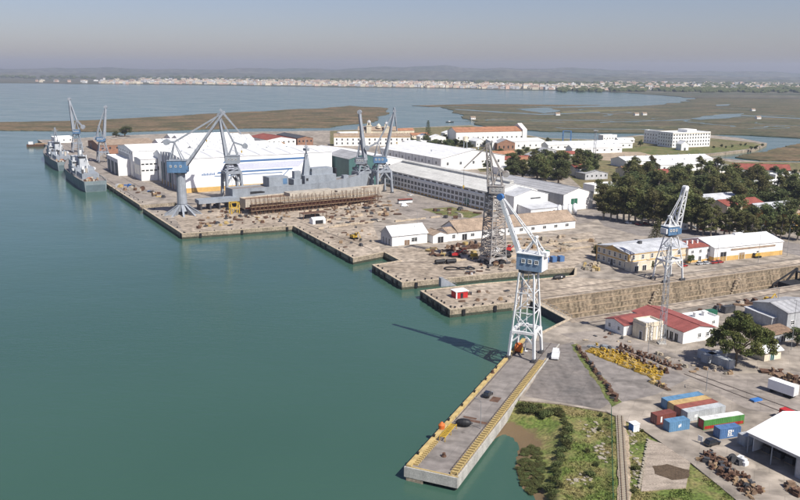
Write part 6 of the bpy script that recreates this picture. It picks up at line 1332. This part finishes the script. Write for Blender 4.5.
# bollards along the quays and black wall fenders
bm_ = MB().tube((0, 0, 0), (0, 0, .5), .3, .26, 8).tube((0, 0, .5), (0, 0, .7), .45, .4, 8).mesh('bollard', 'black_rubber'); fm_ = MB().b2(-.6, .6, -.25, .25, -1.1, 1.1).mesh('quay_fender', 'black_rubber')
WALLS = (((318, 229), (374, 222)), ((326, 221), (384, 212)), ((430, 257), (472, 251)), ((505, 250), (592, 240)), ((510, 257), (590, 247)), ((440, 263), (480, 258)), ((300, 213), (372, 203)), ((395, 222), (440, 217)))
for i, (a, b) in enumerate(WALLS):
    A_, B_ = px(*a), px(*b); d = B_ - A_; t = thing('slip_wall', 'low worn stone slip wall on the dock apron, ' + ('below the white shelter', 'behind the white shelter', 'left of the rusty crane', 'upper one before the tiled store', 'lower one before the tiled store', 'at the rusty crane foot', 'along the scaffolded hull', 'behind the gabled house')[i], 'wall', A_, math.atan2(d.y, d.x)); n = int(d.length / 3.4)
    for k in range(n):
        if rnd.random() < .12: continue
        q = MB(); x0 = k * d.length / n; q.b2(x0, x0 + d.length / n - .05, -rnd.uniform(.45, .6), .5, 0, rnd.uniform(.5, 1.1)); q.build('stone', 'ledge', t)
for a, b, n in (((182, 234), (293, 226), 8), ((293, 226), (353, 258.5), 9), ((372, 265), (402, 283), 5), ((420, 291), (450, 310), 6), ((450, 310), (512, 303), 6), ((402, 283), (440, 279.5), 4), ((108, 187), (143, 204), 8), ((150, 208), (182, 234), 7)):
    A_, B_ = px(*a), px(*b); d = (B_ - A_).normalized(); inn = Vector((-d.y, d.x, 0)); rz = math.atan2(d.y, d.x)
    for i in range(n):
        P = A_.lerp(B_, (i + rnd.uniform(.2, .8)) / n); tag(link('bollard', bm_, None, P + inn * 1.6), 'small black mooring bollard on the stone quay edge', 'bollard', 'bollards on the stone quays'); Q = P - inn * .3; Q.z = 1.6
        (i % 3 == 1 or d.y < -.2) and tag(link('quay_fender', fm_, None, Q, rz), 'black rubber fender hung on the stone quay wall', 'fender', 'fenders on the stone quays')
# pier furniture
t = thing('yellow_rack', 'yellow steel rack standing on the near part of the pier deck', 'rack', on_pier(3.2, 19.5), R(-24)); q = MB(); [q.tube((x, y, 0), (x, y, 1.2), .1) for x in (-.7, .7) for y in (-4, 0, 4)]; [q.tube((x, -4, 1.2), (x, 4, 1.2), .1) for x in (-.7, .7)]; q.build('frame', 'yellow', t); [part(t, 'rung', 'yellow', (-.7, .7, -3.9 + k * .8, -3.6 + k * .8, 1.1, 1.3)) for k in range(10)]
t = thing('buoy', 'orange red mooring buoy on the yellow kerb of the pier', 'buoy', on_pier(.9, 21, .55)); q = MB(); q.tube((0, 0, .0), (0, 0, 1.0), .75, .85, 12); q.tube((0, 0, 1.0), (0, 0, 1.8), .85, .2, 12); q.build('float', 'orange_paint', t); q = MB(); q.tube((0, 0, 1.8), (0, 0, 2.1), .08); q.build('ring', 'dark_steel', t)
for (x, y, lab) in ((6.3, 8.5, 'small dark mooring hook near the end of the pier'), (1.0, 62, 'orange rust capstan on the pier kerb near the crane')):
    t = thing('capstan', lab, 'capstan', on_pier(x, y, .55 if x < 2 else 0)); q = MB(); q.tube((0, 0, 0), (0, 0, .3), .6, n=10); q.tube((0, 0, .3), (0, 0, .9), .32, .4, 10); q.build('drum', 'rust', t)
t = thing('cable_reel', 'yellow orange cable reel under the pier crane', 'reel', on_pier(2.6, 84), R(-24)); q = MB(); q.tube((-.9, 0, 1.6), (.9, 0, 1.6), 1.5, n=16); q.build('drum', 'orange_paint', t); part(t, 'stand', 'yellow', (-1.2, -.95, -.8, .8, 0, 1.7), (.95, 1.2, -.8, .8, 0, 1.7))
# ================================================================== far town, woods, haze
hm = []
for i, (wm, rm) in enumerate((('cream', 'pale_grey_roof'), ('white_wall', 'tile_tan'), ('cream', 'tile_tan'), ('pink', 'tile_tan'), ('white_wall', 'pale_grey_roof'))):
    q = MB(); q.b2(-.5, .5, -.5, .5, 0, 1 if i % 2 else .9)
    if i % 2: q.ext([(-.54, .98), (.54, .98), (0, 1.25)], 'x', -.53, .53, 1)
    else: q.b2(-.42, .42, -.42, .42, .9, 1.0, 1); q.b2(-.2, .1, -.2, .1, .9, 1.2, 0)
    for k in range(4): q.b2(-.4 + k * .22, -.3 + k * .22, -.515, -.5, .35, .5, 2); q.b2(-.4 + k * .22, -.3 + k * .22, -.515, -.5, .65, .8, 2)
    hm.append(q.mesh('town_house', [wm, rm, 'glass']))
def shore_y(x):
    pts_ = [(-300, 81), (0, 83), (200, 85), (400, 87.8), (560, 90.6), (600, 91.4), (640, 93.5), (692, 97.6)]
    for (x0, y0), (x1, y1) in zip(pts_, pts_[1:]):
        if x0 <= x <= x1: return y0 + (y1 - y0) * (x - x0) / (x1 - x0)
    return 97
g = random.Random(21); n = 0
while n < 298:
    x = g.uniform(35, 705)
    dens = .35 if x < 95 else 1 if x < 560 else .7 if x < 650 else .8
    if g.random() > dens: continue
    if x < 560: y = shore_y(x) - g.uniform(.8, 4.6) * (1 if x > 95 else .6)
    else: y = (88.6 if x < 650 else 89.5) - g.uniform(0, 3.5) + (x - 560) * .004
    z = 1.0 if x < 560 else 1.0 + max(0, (89 - y)) * 3
    P = px(x, y, 1.0); o = link('town_house', g.choice(hm), None, P, g.uniform(-.5, .5)); o.scale = (g.uniform(14, 38), g.uniform(12, 22), g.uniform(8, 17) * (1.25 if x > 560 else 1))
    tag(o, 'small pale block of the town lining the far shore of the bay', 'house', 'houses of the town across the bay'); n += 1
mb = MB()
for _ in range(2400):                                   # more of the town, too many and too small to tell apart
    if g.random() < .55: x = g.uniform(100, 600); y = shore_y(x) - g.uniform(.6, 6) * (.4 if x < 140 else 1)
    elif g.random() < .35: x = g.choice((g.uniform(34, 130), g.uniform(150, 560), g.uniform(600, 720))); y = g.uniform(74.2, 76.4) + (x - 400) * .0055
    else: x = g.uniform(600, 830); y = g.uniform(82, 90)
    P = px(x, y, 1); h = g.uniform(6, 14) * (1.3 if y < 77 else 1); mb.box((P.x, P.y, h / 2 + .9), (g.uniform(10, 34), g.uniform(10, 20), h), g.uniform(-.4, .4), g.choice((0, 1, 1, 2)))
tag(mb.build('distant_town', ['grey_wall', 'cream', 'pink']), 'crowd of tiny pale buildings behind the far shore town', 'town', kind='stuff')
# woods on the far plain: dark tree belts as one mass
bm = bmesh.new(); g = random.Random(4)
for _ in range(2600):
    r_ = g.random()
    if r_ < .35: x = g.uniform(-60, 860); y = shore_y(min(x, 690)) - g.uniform(4.6, 8)
    elif r_ < .75: x = g.uniform(560, 860); y = g.uniform(79, 92)
    else: x = g.uniform(-60, 860); y = 75.5 + (x - 400) * .0055 + g.uniform(0, 2.5)
    P = px(x, y, 1); s = g.uniform(7, 14) * (1.5 if y < 78 else 1)
    bmesh.ops.create_icosphere(bm, subdivisions=1, radius=1, matrix=Matrix.Translation((P.x, P.y, s * .55)) @ Matrix.Diagonal((s * g.uniform(1.2, 2.6), s * g.uniform(.8, 1.6), s * g.uniform(.6, 1.0), 1)))
me = bpy.data.meshes.new('far_woods'); bm.to_mesh(me); bm.free(); me.materials.append(MATS['leaf_dark']); tag(link('far_woods', me), 'dark belts of trees on the plain beyond the bay', 'woods', kind='stuff')
# few houses and sheds on the marsh
for (x, y, lab) in ((471, 119.5, 'tiny pale hut on the marsh tip beside the channel'), (556, 115.5, 'small pale house alone on the middle marsh'), (635, 115.5, 'small white hut on the brown marsh, left of a pair'), (643, 115.2, 'small white hut on the brown marsh, right of a pair'), (757, 119, 'little white hut on the right marsh beyond the pond'), (752, 111, 'far white hut on the right marsh')):
    P = px(x, y, .7); Bld('marsh_hut', lab, P, 80, 9, 7, 3.5, 'gx', 2, 'white_wall', 'tile_tan', cat='hut').wins('f', 2, 1.2, 1, 1, simple=True)
# the haze
hz = MB(); hz.b2(-9600, 9600, -720, 14100, -9.5, 235); o = hz.build('haze', 'white_wall'); o.data.materials.clear()
m = bpy.data.materials.new('haze'); m.use_nodes = True; t_ = m.node_tree; t_.nodes.remove(t_.nodes['Principled BSDF']); v = t_.nodes.new('ShaderNodeVolumePrincipled')
v.inputs['Color'].default_value = (.74, .82, 1.0, 1); v.inputs['Density'].default_value = 0.00007; v.inputs['Anisotropy'].default_value = .2
t_.links.new(v.outputs[0], t_.nodes['Material Output'].inputs['Volume']); o.data.materials.append(m); tag(o, 'thin pale haze over the bay', 'haze', kind='stuff')
scene.cycles.volume_bounces = 0
# ------------------------------------------------------------------ labels that say which one, for rows that can be counted
ORD = 'leftmost second third fourth fifth sixth seventh eighth ninth tenth 11th 12th 13th 14th 15th 16th 17th 18th 19th 20th'.split()
bpy.context.view_layer.update()
def ordinals(group, base):
    L = sorted((o for o in COL.objects if o.get('group') == group), key=lambda o: proj(o.matrix_world.translation)[0])
    for i, o in enumerate(L): o['label'] = base + (', leftmost' if i == 0 else ', rightmost' if i == len(L) - 1 else ', %s from the left' % ORD[i] if i < 20 else ', %dth from the left' % (i + 1))
for gname, base in (('roadside eucalyptus row', 'tall pale trunked eucalyptus in the front row along the road'), ('right roadside trees', 'slim olive tree in the right part of the roadside row'), ('white upright tanks', 'white upright storage tank in the row beside the grey shed'),
                    ('cars parked under the trees', 'small car parked among the trunks of the roadside trees'), ('dark trees among the far houses', 'dark round tree among the white houses beyond the warehouses'), ('creek bank scrub', 'scrubby tree on the creek bank right of the barracks'), ('bushes by the pine', 'low green bush around the foot of the stone pine')): ordinals(gname, base)
